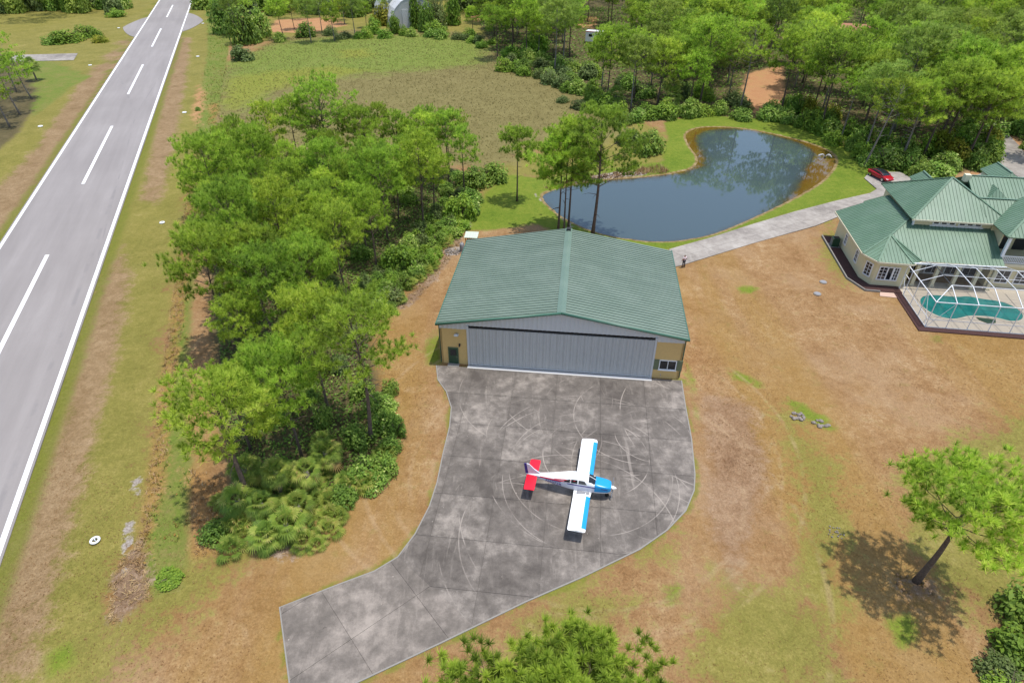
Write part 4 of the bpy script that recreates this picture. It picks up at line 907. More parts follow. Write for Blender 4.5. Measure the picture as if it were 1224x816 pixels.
# balcony
bal = empty('balcony', (0, 0, 0), 0, hs)
m = M(); m.box((13, -.2, 3.15), (8.2, 2.2, .34)); m.build('floor_slab', MAT['cream_l'], bal)
m = M(); m.box((13, 2.6, 5.2), (8, .2, 3.4)); m.build('back_wall', MAT['cream'], bal)
m = M(); m.box((9.5, 1.6, 5.0), (.16, 2.0, 3.2)); m.build('end_wall', MAT['cream'], bal)
for x in (9.35, 12.6, 15.8):
    m = M(); m.box((x, -1.1, 5.1), (.30, .30, 3.5)); m.build('column', MAT['white'], bal)
for z in (3.45, 4.3): m = M(); m.box((13, -1.12, z), (7.4, .08, .09)); m.build('rail', MAT['white'], bal)
for k in range(36):
    x = 9.65 + k * .2
    m = M(); m.box((x, -1.12, 3.87), (.06, .05, .76)); m.build('baluster', MAT['white'], bal)
for x in (10.9, 13.0): m = M(); m.box((x, 2.48, 4.75), (1.5, .06, 2.4)); m.build('glass_door', MAT['glass'], bal)
m = M(); m.box((.5, .5, .0), (1, 1, .01))
# chimney stub
m = M(); m.box((8.3, 11.0, 9.4), (.7, .7, .9)); m.build('chimney', MAT['cream_l'], hs)
# air conditioner, mulch beds, garden wall
q = (-6.5, 8.4); ac_ = empty('air_conditioner', (0, 0, 0)); v_ = hs.matrix_basis
def hw(x, y, z=0):
    c, s = math.cos(HA), math.sin(HA); return (50 + x * c - y * s, 70 + x * s + y * c, z)
ac_.location = hw(-6.55, 7.6, .1); ac_.rotation_euler = (0, 0, HA); tag(ac_, 'dark green air conditioning unit against the house side wall', 'air conditioner')
m = M(); m.box((0, 0, .62), (.95, .95, 1.2)); m.build('casing', MAT['dgreen'], ac_, bevel=.06)
for k in range(7):
    m = M(); m.box((-.485, 0, .22 + k * .13), (.03, .8, .04)); m.build('louvre', MAT['grey'], ac_)
m = M(); m.tube([(0, 0, 1.225), (0, 0, 1.25)], .36, 16); m.build('fan_grille', MAT['black'], ac_)
m = M(); m.box((0, 0, -.04), (1.3, 1.3, .1)); m.build('pad', MAT['kerb'], ac_)
bed = [(-5.8, 10.4), (-7.4, 10.6), (-7.3, -1.6), (-5.9, -4.4), (-1.6, -4.5), (-1.6, -2.9), (-5.0, -2.9), (-5.8, -1.1)]
m = M(); m.prism(ccw(bed), -.05, .10); o = m.build('mulch_bed', MAT['mulch'], None); o.location = (50, 70, 0); o.rotation_euler = (0, 0, HA); tag(o, 'dark brown mulch bed along the side of the house', kind='structure')
m = M()
for a, b in (((-7.4, 10.6), (-7.3, -1.6)), ((-7.3, -1.6), (-5.9, -4.45)), ((-5.9, -4.45), (-4.2, -4.5))): m.beam((a[0], a[1], .1), (b[0], b[1], .1), .14, .24)
m.build('edging', MAT['kerb'], o)
m = M(); m.prism(ccw([(-4.2, -4.55), (-1.75, -4.55), (-1.85, -5.7), (-4.5, -5.5)]), -.1, .06); o = m.build('paver_patch', MAT['deck_pink']); o.location = (50, 70, 0); o.rotation_euler = (0, 0, HA); tag(o, 'pinkish paved patch at the corner of the pool screen', kind='structure')

# ------------------------------------------------------------------ pool and its screen
pool_l = [(-.07, -5.72), (.76, -4.66), (2.43, -4.26), (4.61, -4.46), (6.03, -3.94), (7.31, -4.46), (9.32, -4.62), (10.47, -5.65), (10.69, -7.37), (9.9, -8.75), (8.56, -9.23), (7.38, -8.71), (6.53, -8.5), (5.83, -8.5), (4.28, -8.61), (3.34, -9.18), (1.97, -9.75), (.8, -9.41), (-.08, -8.26), (-.36, -6.97)]
POOL = smooth_pg(pool_l, 2); CX0, CY0, CX1 = -1.65, -11.85, 14.0
dk = tag(empty('pool_deck', (50, 70, 0), HA), 'pale paved deck round the swimming pool', kind='structure')
def clip_out(cell):   # deck pavers are cut where the pool lies
    return cell
step_ = 1.55
for i in range(11):
    for j in range(7):
        x0, y0 = CX0 + i * step_, CY0 + j * step_; c_ = [(x0, y0), (x0 + step_ - .02, y0), (x0 + step_ - .02, min(1.15, y0 + step_ - .02)), (x0, min(1.15, y0 + step_ - .02))]
        if y0 > 1: continue
        m = M(); m.prism(c_, -.2, .045); m.build('paver', MAT['deck'], dk)
t_ = NT('pool_water'); p_ = t_.pos(); t_.bump(t_.noise(3, 3, p_), .08, .02)
c_ = t_.ramp(t_.noise(.6, 4, p_), [(.3, L3(.008, .125, .115)), (.6, L3(.02, .21, .185))]); MAT['poolw'] = t_.fin(c_, .04, 0, .6)
pool = empty('swimming_pool', (50, 70, 0), HA); tag(pool, 'turquoise free-form swimming pool inside the screened enclosure', 'swimming pool')
m = M(); m.prism(ccw([tuple(q) for q in POOL]), -.1, .062); m.build('water', MAT['poolw'], pool)
m = M(); n_ = len(POOL); rings = []
for i in range(n_ + 1):
    a, b, c2 = POOL[i % n_ - 1], POOL[i % n_], POOL[(i + 1) % n_]; d = (c2 - a) / np.linalg.norm(c2 - a); nn = np.array([-d[1], d[0]])
    if area(POOL) > 0: nn = -nn
    rings.append([(b[0] + nn[0] * o_, b[1] + nn[1] * o_, z_) for o_, z_ in ((-.02, .03), (-.02, .085), (.30, .085), (.30, .03))])
m.loft(rings, False); m.build('coping', MAT['deck'], pool)
pb = tag(empty('planter', (50, 70, 0), HA), 'low green planting bed beside the pool edge', 'planter')
m = M(); m.prism(ccw([(4.93, -8.94), (6.94, -9.06), (6.62, -9.8), (5.68, -10.02), (5.06, -9.48)]), 0, .10); m.build('soil', MAT['dgreen'], pb)
cg = empty('pool_enclosure', (50, 70, 0), HA); tag(cg, 'white framed screen enclosure over the pool beside the house', 'pool enclosure')
z1_, z2_ = 3.35, 4.3; yF, yK, yR, yH = -11.85, -9.5, -4.9, -2.75
xs_ = [.5 + k * 2.2 for k in range(7)]
def cb(a, b, wd_=.09, name='beam'): m = M(); m.beam(a, b, wd_ * .75, wd_ * .75); m.build(name, MAT['white_alu'], cg)
for x in [CX0] + xs_:
    cb((x, yF, .05), (x, yF, z1_), .09, 'post')
for x in xs_:
    cb((x, yF, z1_), (x, yK, z2_)); cb((x, yK, z2_), (x, yR, z2_)); cb((x, yR, z2_), (x, yH, 3.62))
xe = xs_[-1]
cb((CX0, yF, z1_), (xe, yF, z1_), .11, 'eave_beam'); cb((xs_[0], yK, z2_), (xe, yK, z2_)); cb((xs_[0], yR, z2_), (xe, yR, z2_), .08)
cb((CX0, yF, z1_), (CX0, yH - .6, z1_), .11, 'eave_beam'); cb((CX0, yF, z1_), (xs_[0], yK, z2_)); cb((CX0, -7.2, z1_), (xs_[0], -7.2, z2_)); cb((xs_[0], -7.2, z2_), (xe, -7.2, z2_), .06); cb((CX0, -4.9, z1_), (xs_[0], yR, z2_))
cb((xs_[0], yK, z2_), (xs_[0], yR, z2_))
for y in (-9.6, -7.2, -4.9, -3.4): cb((CX0, y, .05), (CX0, y, z1_), .09, 'post')
for z in (.12, 1.1): cb((CX0, yF, z), (xe, yF, z), .07, 'rail'); cb((CX0, yF, z), (CX0, -4.9, z), .07, 'rail')
cb((CX0, -4.9, .1), (CX0, -3.4, 2.2), .05, 'brace'); cb((CX0, -4.9, 2.2), (CX0, -3.4, 2.2), .08, 'rail'); cb((CX0, yF, .1), (xs_[0], yF, z1_), .05, 'brace'); cb((CX0, yF, .1), (CX0, -9.6, z1_), .05, 'brace')
cb((CX0, yH - .6, 3.6), (9.4, yH - .05, 3.62), .22, 'super_gutter')
t_ = NT('insect_screen'); t_.fin(L3(.05, .05, .05), .9); t_.b.inputs['Alpha'].default_value = .16; MAT['screen'] = t_.m
def scr(*q):
    m = M(); m.add(q, [tuple(range(len(q)))]); m.build('screen_panel', MAT['screen'], cg)
for a_, b_2 in zip(xs_, xs_[1:]):
    scr((a_ + .04, yF, z1_), (b_2 - .04, yF, z1_), (b_2 - .04, yK, z2_), (a_ + .04, yK, z2_)); scr((a_ + .04, yK, z2_), (b_2 - .04, yK, z2_), (b_2 - .04, yR, z2_), (a_ + .04, yR, z2_)); scr((a_ + .04, yF, .1), (b_2 - .04, yF, .1), (b_2 - .04, yF, z1_ - .05), (a_ + .04, yF, z1_ - .05))
    scr((a_ + .04, yR, z2_), (b_2 - .04, yR, z2_), (b_2 - .04, yH, 3.62), (a_ + .04, yH, 3.62))
scr((CX0, yF, z1_), (xs_[0], yK, z2_), (xs_[0], yR, z2_), (CX0, -4.9, z1_)); scr((CX0, yF, .1), (CX0, -4.9, .1), (CX0, -4.9, z1_), (CX0, yF, z1_)); scr((CX0, yF, .1), (xs_[0], yF, .1), (xs_[0], yF, z1_), (CX0, yF, z1_)); scr((CX0, yF, z1_), (xs_[0], yF, z1_), (xs_[0], yK, z2_))
m = M(); m.prism([(CX0 - .95, CY0 - .85), (CX1, CY0 - .85), (CX1, CY0 - .08), (CX0 - .1, CY0 - .08), (CX0 - .1, -4.6), (CX0 - .95, -4.6)], -.1, .09); o = m.build('mulch_strip', MAT['mulch']); o.location = (50, 70, 0); o.rotation_euler = (0, 0, HA); tag(o, 'dark brown mulch strip along the outside of the pool screen', kind='structure')

# ------------------------------------------------------------------ car
q0, q1 = at2(1040, 211.5), at2(1052.4, 217.8); cdv = (q1 - q0) / np.linalg.norm(q1 - q0); cc = at2(1051.5, 213.5)
car = empty('parked_car', (cc[0], cc[1], .06), math.atan2(cdv[1], cdv[0])); tag(car, 'shiny red car with black glass roof parked by the pond lawn', 'car')
def carring(x, hw_, zb, zs): return [(x, y * hw_, z) for y, z in ((-.86, zb), (-1, zb + .2), (-1.0, zs - .16), (-.93, zs), (-.5, zs + .035), (0, zs + .045), (.5, zs + .035), (.93, zs), (1.0, zs - .16), (1, zb + .2), (.86, zb))]
m = M(); m.loft([carring(*a) for a in ((-2.36, .70, .42, .80), (-2.28, .86, .30, .98), (-1.7, .93, .22, 1.02), (-.6, .94, .2, .98), (.6, .94, .2, .95), (1.3, .93, .22, .92), (1.95, .90, .26, .80), (2.28, .80, .30, .66), (2.38, .62, .40, .56))][::-1])
m.build('body', MAT['red_paint'], car, True).modifiers.new('subdivision', 'SUBSURF').levels = 1
m = M(); gr = [(1.35, .72, .90, .905), (.85, .75, .93, 1.16), (.35, .70, .93, 1.40), (-.3, .66, .95, 1.46), (-1.0, .64, .97, 1.40), (-1.7, .64, 1.0, 1.20), (-2.1, .62, 1.0, 1.03)]
m.loft([[(x, -hw_ * 1.16, zb), (x, -hw_ * 1.0, zb + (zt - zb) * .75), (x, -hw_ * .72, zt), (x, 0, zt + .02), (x, hw_ * .72, zt), (x, hw_ * 1.0, zb + (zt - zb) * .75), (x, hw_ * 1.16, zb)] for x, hw_, zb, zt in gr])
m.build('glasshouse', MAT['glass'], car, True)
for s in (-1, 1):
    m = M(); m.tube([(x, s * hw_ * 1.01, zb + (zt - zb) * .76) for x, hw_, zb, zt in gr], .04, 6); m.build('roof_rail', MAT['red_paint'], car)
    for x in (-1.42, 1.42):
        m = M(); m.tube([(x, s * .72, .33), (x, s * .945, .33)], .335, 18); wl = m.build('wheel', MAT['black'], car, bevel=.03)
        m = M(); m.tube([(x, s * .93, .33), (x, s * .96, .33)], .2, 12); m.build('rim', MAT['chrome'], wl)
    m = M(); m.box((2.2, s * .58, .64), (.22, .34, .10), s * -.35); m.build('headlight', MAT['white_alu'], car, bevel=.03)
    m = M(); m.box((-2.3, s * .62, .84), (.10, .34, .10)); m.build('tail_light', MAT['pl_red'], car)
    m = M(); m.box((.75, s * 1.0, .98), (.16, .2, .12)); m.build('wing_mirror', MAT['red_paint'], car, bevel=.03)

# ------------------------------------------------------------------ person on the driveway
def skin(name, verts, edges, rad, mat, parent=None, sub=1, root=0):
    me = bpy.data.meshes.new(name); me.from_pydata(verts, edges, []); me.materials.append(mat)
    o = bpy.data.objects.new(name, me); COL.objects.link(o)
    if parent: o.parent = parent
    o.modifiers.new('skin', 'SKIN'); 
    if not me.skin_vertices: me.skin_vertices.new() if hasattr(me.skin_vertices, 'new') else None
    for i, r_ in enumerate(rad):
        me.skin_vertices[0].data[i].radius = (r_, r_) if not hasattr(r_, '__len__') else r_
        me.skin_vertices[0].data[i].use_root = (i == root)
    sb = o.modifiers.new('subdivision', 'SUBSURF'); sb.levels = sub; sb.render_levels = sub; o.modifiers['skin'].use_smooth_shade = True
    return o
t_ = NT('skin'); MAT['skin'] = t_.fin(L3(.42, .22, .15), .6)
t_ = NT('pale_shirt'); MAT['shirt'] = t_.fin(L3(.62, .52, .54), .85)
t_ = NT('navy_trousers'); MAT['trouser'] = t_.fin(L3(.02, .022, .035), .85)
t_ = NT('dark_hair'); MAT['hair'] = t_.fin(L3(.05, .035, .03), .8)
q = at2(816.5, 319.5); pe = empty('person', (q[0], q[1], .05), R(200)); tag(pe, 'person in a pale pink shirt and dark trousers standing on the driveway edge', 'person')
bv = [(0, 0, .98), (0, 0, 1.2), (0, 0, 1.42), (0, 0, 1.52), (0, .01, 1.63), (0, .01, 1.74),
      (.19, 0, 1.42), (.30, .03, 1.17), (.24, -.12, .96), (-.19, 0, 1.42), (-.34, .04, 1.18), (-.22, -.14, 1.05),
      (.10, 0, .93), (.11, -.03, .52), (.11, .03, .09), (.12, -.13, .04), (-.10, 0, .93), (-.14, -.02, .52), (-.19, .05, .09), (-.20, -.11, .04)]
be = [(0, 1), (1, 2), (2, 3), (3, 4), (4, 5), (2, 6), (6, 7), (7, 8), (2, 9), (9, 10), (10, 11), (0, 12), (12, 13), (13, 14), (14, 15), (0, 16), (16, 17), (17, 18), (18, 19)]
br = [.14, .13, .15, .055, .10, .085, .06, .045, .03, .06, .045, .03, .09, .06, .045, .04, .09, .06, .045, .04]
for s, wv in ((1, 8), (-1, 11)):   # palm, five fingers
    b0 = np.array(bv[wv]); i0 = len(bv); bv.append(tuple(b0 + np.array([-.02 * s, -.05, -.06]))); be.append((wv, i0)); br.append(.032)
    for k, (fx_, ln_) in enumerate(((-.03, .07), (-.01, .085), (.01, .08), (.03, .065))):
        i1 = len(bv); bv.append(tuple(b0 + np.array([-.02 * s + fx_, -.075, -.10]))); bv.append(tuple(b0 + np.array([-.02 * s + fx_ * 1.2, -.07, -.10 - ln_]))); be += [(i0, i1), (i1, i1 + 1)]; br += [.010, .008]
    i1 = len(bv); bv.append(tuple(b0 + np.array([.03 * s, -.09, -.07]))); be.append((i0, i1)); br.append(.010)
skin('body', bv, be, br, MAT['skin'], pe)
skin('shirt', [(0, 0, 1.0), (0, 0, 1.2), (0, 0, 1.42), (.20, 0, 1.43), (.30, .03, 1.18), (-.20, 0, 1.43), (-.34, .04, 1.19)], [(0, 1), (1, 2), (2, 3), (3, 4), (2, 5), (5, 6)], [.165, .155, .175, .08, .07, .08, .07], MAT['shirt'], pe)
skin('trousers', [(0, 0, 1.0), (.10, 0, .93), (.11, -.03, .52), (.11, .03, .12), (-.10, 0, .93), (-.14, -.02, .52), (-.19, .05, .12)], [(0, 1), (1, 2), (2, 3), (0, 4), (4, 5), (5, 6)], [.16, .11, .08, .07, .11, .08, .07], MAT['trouser'], pe)
skin('hair', [(0, .03, 1.70), (0, .02, 1.765)], [(0, 1)], [.098, .075], MAT['hair'], pe)
m = M()
for s in (-1, 1): m.box((s * .035, -.10, 1.69), (.02, .012, .012))
m.build('eyes', MAT['black'], pe)
m = M(); m.box((0, -.115, 1.655), (.025, .03, .04)); m.box((0, -.098, 1.615), (.05, .012, .01)); m.build('nose_and_mouth', MAT['skin'], pe)
m = M(); m.box((.13, -.07, .045), (.11, .28, .09)); m.box((-.20, -.05, .045), (.11, .28, .09)); m.build('shoes', MAT['black'], pe, bevel=.02)

# ------------------------------------------------------------------ small things on the ground
tyre_px = [(114, 646, 'nearest the camera'), (194, 266.5, 'beside the middle of the grove'), (220.5, 135, 'beside the far end of the grove'), (236.5, 68, 'beside the marsh'), (242.6, 28.5, 'right of the turnaround'), (48.5, 151.5, 'left of the runway by the pines'), (107.8, 78.5, 'left of the runway past the paved strip'), (142, 34, 'at the tip of the left turnaround lobe')]
m = M(); nseg, nt_ = 20, 8; vs = []
for i in range(nseg):
    a = 2 * math.pi * i / nseg
    for k in range(nt_):
        b = 2 * math.pi * k / nt_; r_ = .42 + .15 * math.cos(b); vs.append((r_ * math.cos(a), r_ * math.sin(a), .12 + .12 * math.sin(b)))
m.add(vs, [(i * nt_ + k, ((i + 1) % nseg) * nt_ + k, ((i + 1) % nseg) * nt_ + (k + 1) % nt_, i * nt_ + (k + 1) % nt_) for i in range(nseg) for k in range(nt_)])
tyre = m.mesh('tyre', MAT['white'], True)
m = M(); m.loft([[(r_ * math.cos(k * math.pi / 5), r_ * math.sin(k * math.pi / 5), z_) for k in range(10)] for r_, z_ in ((.12, .02), (.12, .2), (.05, .26))]); lampm = m.mesh('marker_lamp', MAT['chrome'], True)
for x, y, wh_ in tyre_px:
    p = at2(x, y); o = empty('runway_marker', (p[0], p[1], .0)); tag(o, 'white painted tyre round a small runway lamp, ' + wh_, 'runway marker', 'white tyre markers along the runway')
    s_ = .68 if y > 200 else .85
    inst('tyre', tyre, o, sc=s_); inst('lamp', lampm, o, sc=s_)
def stones(name, label, cat, px, n, rad, s0_, s1_, mat, seed):
    r = random.Random(seed); c = at2(*px); root = empty(name, (c[0], c[1], 0)); tag(root, label, cat)
    for k in range(n):
        a, d = r.uniform(0, 6.28), rad * math.sqrt(r.random()); s = r.uniform(s0_, s1_); m = M(); vs = []
        rings = []
        for zz, rr2 in ((-.1, .8), (.25, 1.0), (.6, .7), (.75, .25)):
            rings.append([(d * math.cos(a) * 1.2 + s * rr2 * r.uniform(.75, 1.2) * math.cos(j * math.pi / 4), d * math.sin(a) + s * rr2 * r.uniform(.75, 1.2) * math.sin(j * math.pi / 4), s * zz) for j in range(8)])
        m.loft(rings); m.build('stone', mat, root)
stones('rock_pile', 'low heap of pinkish grey rocks, left of the two in the lawn', 'rock pile', (954, 498), 18, .55, .08, .26, MAT['stone'], 1)
stones('rock_pile', 'low heap of grey rocks round a dark hollow, right of the two in the lawn', 'rock pile', (981, 507), 18, .55, .07, .24, MAT['stone'], 2)
stones('rock_pile', 'flat patch of small pale rubble in the dry grass near the lone pine', 'rock pile', (998, 636), 20, .6, .04, .09, MAT['stone'], 3)
stones('rock_pile', 'pinkish stones and bark round the foot of the lone pine', 'rock pile', (1095, 698), 16, 1.1, .05, .13, MAT['straw'], 5)
for x, y, l_ in ((977, 351, 'lower grey septic lid set in the lawn near the house'), (984, 337, 'upper grey septic lid set in the lawn near the house')):
    p = at2(x, y); o = empty('septic_lid', (p[0], p[1], 0)); tag(o, l_, 'lid', 'septic lids near the house')
    for nm_, r_, z_, mt_ in (('collar', .45, .05, MAT['kerb']), ('cover', .32, .09, MAT['grey'])):
        m = M(); m.tube([(0, 0, -.1), (0, 0, z_)], r_, 18); m.build(nm_, mt_, o, bevel=.02)
# fountain jet in the pond and the pale ornament by the car
t_ = NT('water_spray'); MAT['spray'] = t_.fin(L3(.85, .87, .88), .4); t_.b.inputs['Alpha'].default_value = .85
p = at2(986, 188, .0); o = empty('fountain', (p[0], p[1], -.15)); tag(o, 'white fountain spray arching over the brown edge of the pond', 'fountain')
m = M(); m.tube([(0, 0, -.1), (0, 0, .25)], [.25, .12], 8); m.build('nozzle', MAT['dark'], o)
r = random.Random(3)
for s, h_, l_ in ((-1, .55, 1.3), (1, .6, 1.1)):
    m = M()
    for k in range(7):
        a0 = r.uniform(-.25, .25); hh, ll = h_ * r.uniform(.7, 1.1), l_ * r.uniform(.75, 1.1)
        pts = [(s * ll * u * math.cos(a0) * 1.0, ll * u * math.sin(a0) - .3 * s * u, .2 + hh * 4 * u * (1 - u) * .9) for u in np.linspace(0, .98, 8)]
        m.tube(pts, [.012, .02, .026, .03, .034, .034, .03, .02], 5)
    m.build('jet', MAT['spray'], o, True)
p = at2(1084, 203); o = empty('garden_statue', (p[0], p[1], 0), .4); tag(o, 'small pale grey garden ornament on red mulch at the wood edge', 'ornament')
m = M(); m.box((0, 0, .12), (1.0, .7, .24)); m.build('plinth', MAT['stone'], o, bevel=.05)
m = M(); m.loft([[(dx_ + r_ * math.cos(k * math.pi / 5), r_ * .7 * math.sin(k * math.pi / 5), z_) for k in range(10)] for dx_, r_, z_ in ((0, .3, .24), (.05, .42, .6), (.15, .34, .95), (.3, .16, 1.2), (.35, .2, 1.4), (.42, .12, 1.58))]); m.build('figure', MAT['stone'], o, True)

# ------------------------------------------------------------------ vegetation builders
def unit(a): return a / np.maximum(np.linalg.norm(a, axis=-1, keepdims=True), 1e-9)
def tufts(rs, C, A, K, ln, wd_, spread=.75, tone=None):
    """needle tufts: C centres, A axes; K blades each -> V, T, tone"""
    n = len(C); d = unit(A[:, None, :] * .8 + rs.normal(0, spread, (n, K, 3)))
    l_ = ln * rs.uniform(.65, 1.15, (n, K, 1)); pz = unit(np.cross(d, np.array([0, 0, 1.0]) + rs.normal(0, .35, (n, K, 3)))) * wd_
    c = C[:, None, :] + d * .03
    V = np.stack([c - pz, c + pz, c + d * l_ + pz * .25, c + d * l_ - pz * .25], 2).reshape(-1, 3)
    T = np.arange(n * K * 4).reshape(-1, 4)
    tn = np.repeat((rs.uniform(.1, .9, n) if tone is None else tone), K) + rs.normal(0, .10, n * K)
    return V, T, np.clip(tn, 0, 1)
def pine_parts(seed, h, rad, base=.5, nbr=30, ntuft=9, K=40, ln=.46, wd_=.026, trunk_r=.2, lean=(0, 0), flat=.0, mat='pine', split=False, barkm='bark', dead=3, thin=.78):
    """slash pine: tapered trunk, upswept limbs, twigs ending in needle tufts -> meshes (trunk, crown, [limbs])"""
    rs = np.random.RandomState(seed); r = random.Random(seed)
    bend = rs.normal(0, .02, 2) * h
    def tp(u): return np.array([lean[0] * u + bend[0] * math.sin(u * 3.1), lean[1] * u + bend[1] * math.sin(u * 2.5), u * h * .95])
    tm = M(); us = np.linspace(0, 1, 9); tm.tube([tp(u) - [0, 0, .25 if u == 0 else 0] for u in us], [trunk_r * (1.25 if u == 0 else 1) * (1 - u * .82) for u in us], 8)
    C, A, limbs, tn = [], [], [], []
    for i in range(nbr):
        t = (i + r.random() * .8) / nbr; u = base + (1 - base) * t; o = tp(min(u, .985))
        prof = max(.22, math.sin(math.pi * (.30 + .66 * t)) ** .8) * (1 - flat * (1 - t) * .5)
        L = rad * prof * r.uniform(.68, 1.12); a = i * 2.399 + r.uniform(-.5, .5)
        el = R(8 + 52 * t ** 1.4) + r.uniform(-.12, .2)
        hd_ = np.array([math.cos(a), math.sin(a), 0.0]); q = [o]; rise = .16 * L
        for k in (1, 2, 3):
            f = k / 3; q.append(o + hd_ * L * f * math.cos(el) + np.array([r.uniform(-.1, .1) * L * .4, r.uniform(-.1, .1) * L * .4, L * f * math.sin(el) + rise * f * f]))
        lr = trunk_r * (1 - u * .8) * .45
        lm = tm if not split else M(); lm.tube(q, [lr, lr * .7, lr * .45, lr * .2], 5, False)
        nb = max(2, int(ntuft * (.5 + .5 * L / rad)))
        pad = r.uniform(.25, .75)
        for k in range(nb):
            f = r.uniform(.5, 1.0) if k else 1.0; j = min(2, int(f * 3)); p = np.array(q[j]) + (np.array(q[j + 1]) - q[j]) * (f * 3 - j)
            sa = a + r.choice((-1, 1)) * r.uniform(.4, 1.2) * (1 if k else 0); sl = (.12 + .26 * (1 - abs(f - .6))) * L * r.uniform(.4, 1.1) if k else 0
            e = p + np.array([math.cos(sa), math.sin(sa), r.uniform(.15, .7)]) * sl
            if k and k % 2 == 0: lm.tube([p, (p + e) / 2 + [0, 0, -.04], e], [lr * .35, lr * .25, lr * .1], 3, False)
            C.append(e); A.append(np.array([math.cos(sa) * .35, math.sin(sa) * .35, .9])); tn.append(pad + r.uniform(-.18, .18))
            for _ in range(1 if k else 2):
                C.append(e + rs.normal(0, .42, 3) * [1, 1, .35] * (ln / .42)); A.append(np.array([r.uniform(-.5, .5), r.uniform(-.5, .5), .9])); tn.append(pad + r.uniform(-.25, .25))
        if split: limbs.append(lm)
    for i in range(dead):    # bare dead stubs under the crown
        u = base - r.uniform(.02, .25); o = tp(u); a = r.uniform(0, 6.28); L = rad * r.uniform(.25, .6)
        tm.tube([o, o + np.array([math.cos(a) * L * .6, math.sin(a) * L * .6, L * .12]), o + np.array([math.cos(a) * L, math.sin(a) * L, L * .05])], [.05, .03, .012], 4, False)
    C, A, tn = np.array(C), np.array(A), np.array(tn); keep = []     # thin tufts that sit inside one another
    for i in rs.permutation(len(C)):
        if not keep or ((C[keep] - C[i]) ** 2).sum(1).min() > (ln * thin) ** 2: keep.append(i)
    C, A, tn = C[keep], A[keep], tn[keep]
    V, T, tone = tufts(rs, C, A, K, ln, wd_, .55, tn)
    return tm.mesh('trunk', MAT[barkm], True), np_mesh('crown', V, T, MAT[mat], {'tone': tone}), [l_.mesh('limb', MAT[barkm], True) for l_ in limbs]
def leafy(seed, w_, h_, n, leaf=.22, clumps=16, mat='leaf', core=.5, droop=0.0):
    """bushy crown: uneven clumps of small leaf faces through its volume"""
    rs = np.random.RandomState(seed)
    cc_ = unit(rs.normal(0, 1, (clumps, 3))) * rs.uniform(core, 1, (clumps, 1)) ** .7; cc_[:, 2] = np.abs(cc_[:, 2]) * .95
    cr = rs.uniform(.26, .48, clumps); k = rs.choice(clumps, n, p=cr ** 2 / (cr ** 2).sum())
    d = unit(rs.normal(0, 1, (n, 3)) + [0, 0, .35]); rr2 = rs.uniform(.35, 1.05, (n, 1)) ** .5
    c = cc_[k] * .68 + d * cr[k][:, None] * rr2
    c = c * [w_, w_, h_]; c[:, 2] = np.maximum(c[:, 2], .05) - droop * (c[:, 0] ** 2 + c[:, 1] ** 2)
    nm = unit(d * .7 + rs.normal(0, .45, (n, 3)) + [0, 0, .75]); a = unit(np.cross(nm, rs.normal(0, 1, (n, 3)))); b = np.cross(nm, a)
    s = leaf * rs.uniform(.6, 1.3, (n, 1))
    V = np.stack([c - a * s, c - b * s * .5 + nm * s * .12, c + a * s, c + b * s * .5 + nm * s * .12], 1).reshape(-1, 3)
    tn = np.clip(rs.uniform(.15, .85, clumps)[k] * .55 + rs.uniform(0, .5, n), 0, 1)
    return np_mesh('foliage', V, np.arange(4 * n).reshape(-1, 4), MAT[mat], {'tone': tn})
def stems(seed, w_, h_, n=7, r0=.05, mat='bark'):
    r = random.Random(seed); m = M()
    for k in range(n):
        a = r.uniform(0, 6.28); d = r.uniform(.2, .7) * w_
        m.tube([(0, 0, -.1), (math.cos(a) * d * .4, math.sin(a) * d * .4, h_ * .35), (math.cos(a) * d, math.sin(a) * d, h_ * .75)], [r0, r0 * .7, r0 * .2], 5, False)
    return m.mesh('stem', MAT[mat], True)
def fronds(seed, n, pet, fan, z0=0.0, el=(10, 80), blades=15, mat='palm', hang=.25, tone0=.0):
    """fan palm leaves: stalk plus a spread of narrow pointed blades"""
    rs = np.random.RandomState(seed); V, T, tn = [], [], []
    def tri(*p):
        b = len(V); V.extend(p); T.append((b, b + 1, b + 2))
    for i in range(n):
        a = i * 2.399 + rs.uniform(-.3, .3); u = (i + .5) / n; e = R(el[1] + (el[0] - el[1]) * u + rs.uniform(-8, 8))
        hd_ = np.array([math.cos(a), math.sin(a), 0]); d = hd_ * math.cos(e) + np.array([0, 0, math.sin(e)])
        p0 = np.array([0, 0, z0]); L = pet * rs.uniform(.75, 1.15); p1 = p0 + d * L + np.array([0, 0, -.10 * L * L])
        sd2 = np.array([-math.sin(a), math.cos(a), 0]); tri(p0 - sd2 * .02, p0 + sd2 * .02, p1); t_1 = np.clip(rs.uniform(.2, .85) + tone0 + (.0 if u < .85 else .25), 0, 1); tn.append(t_1)
        fw = unit(d + np.array([0, 0, -.35])); nrm = np.cross(sd2, fw)
        fr_ = fan * rs.uniform(.8, 1.15)
        for k in range(blades):
            g = -1.9 + 3.8 * k / (blades - 1); dr = fw * math.cos(g) + sd2 * math.sin(g); l_ = fr_ * (1 - .22 * abs(g) / 1.9)
            side_ = np.cross(dr, nrm) * .040 * fan / .7; mid_ = p1 + dr * l_ * .55 - nrm * 0 + np.array([0, 0, .02]); tip = p1 + dr * l_ + np.array([0, 0, -hang * l_ * rs.uniform(.5, 1.3)])
            tri(p1, mid_ - side_, mid_ + side_); tri(mid_ - side_, tip, mid_ + side_); tt = np.clip(t_1 + rs.normal(0, .08), 0, 1); tn += [tt, tt]
    return np_mesh('fronds', np.array(V), np.array(T), MAT[mat], {'tone': np.array(tn)})
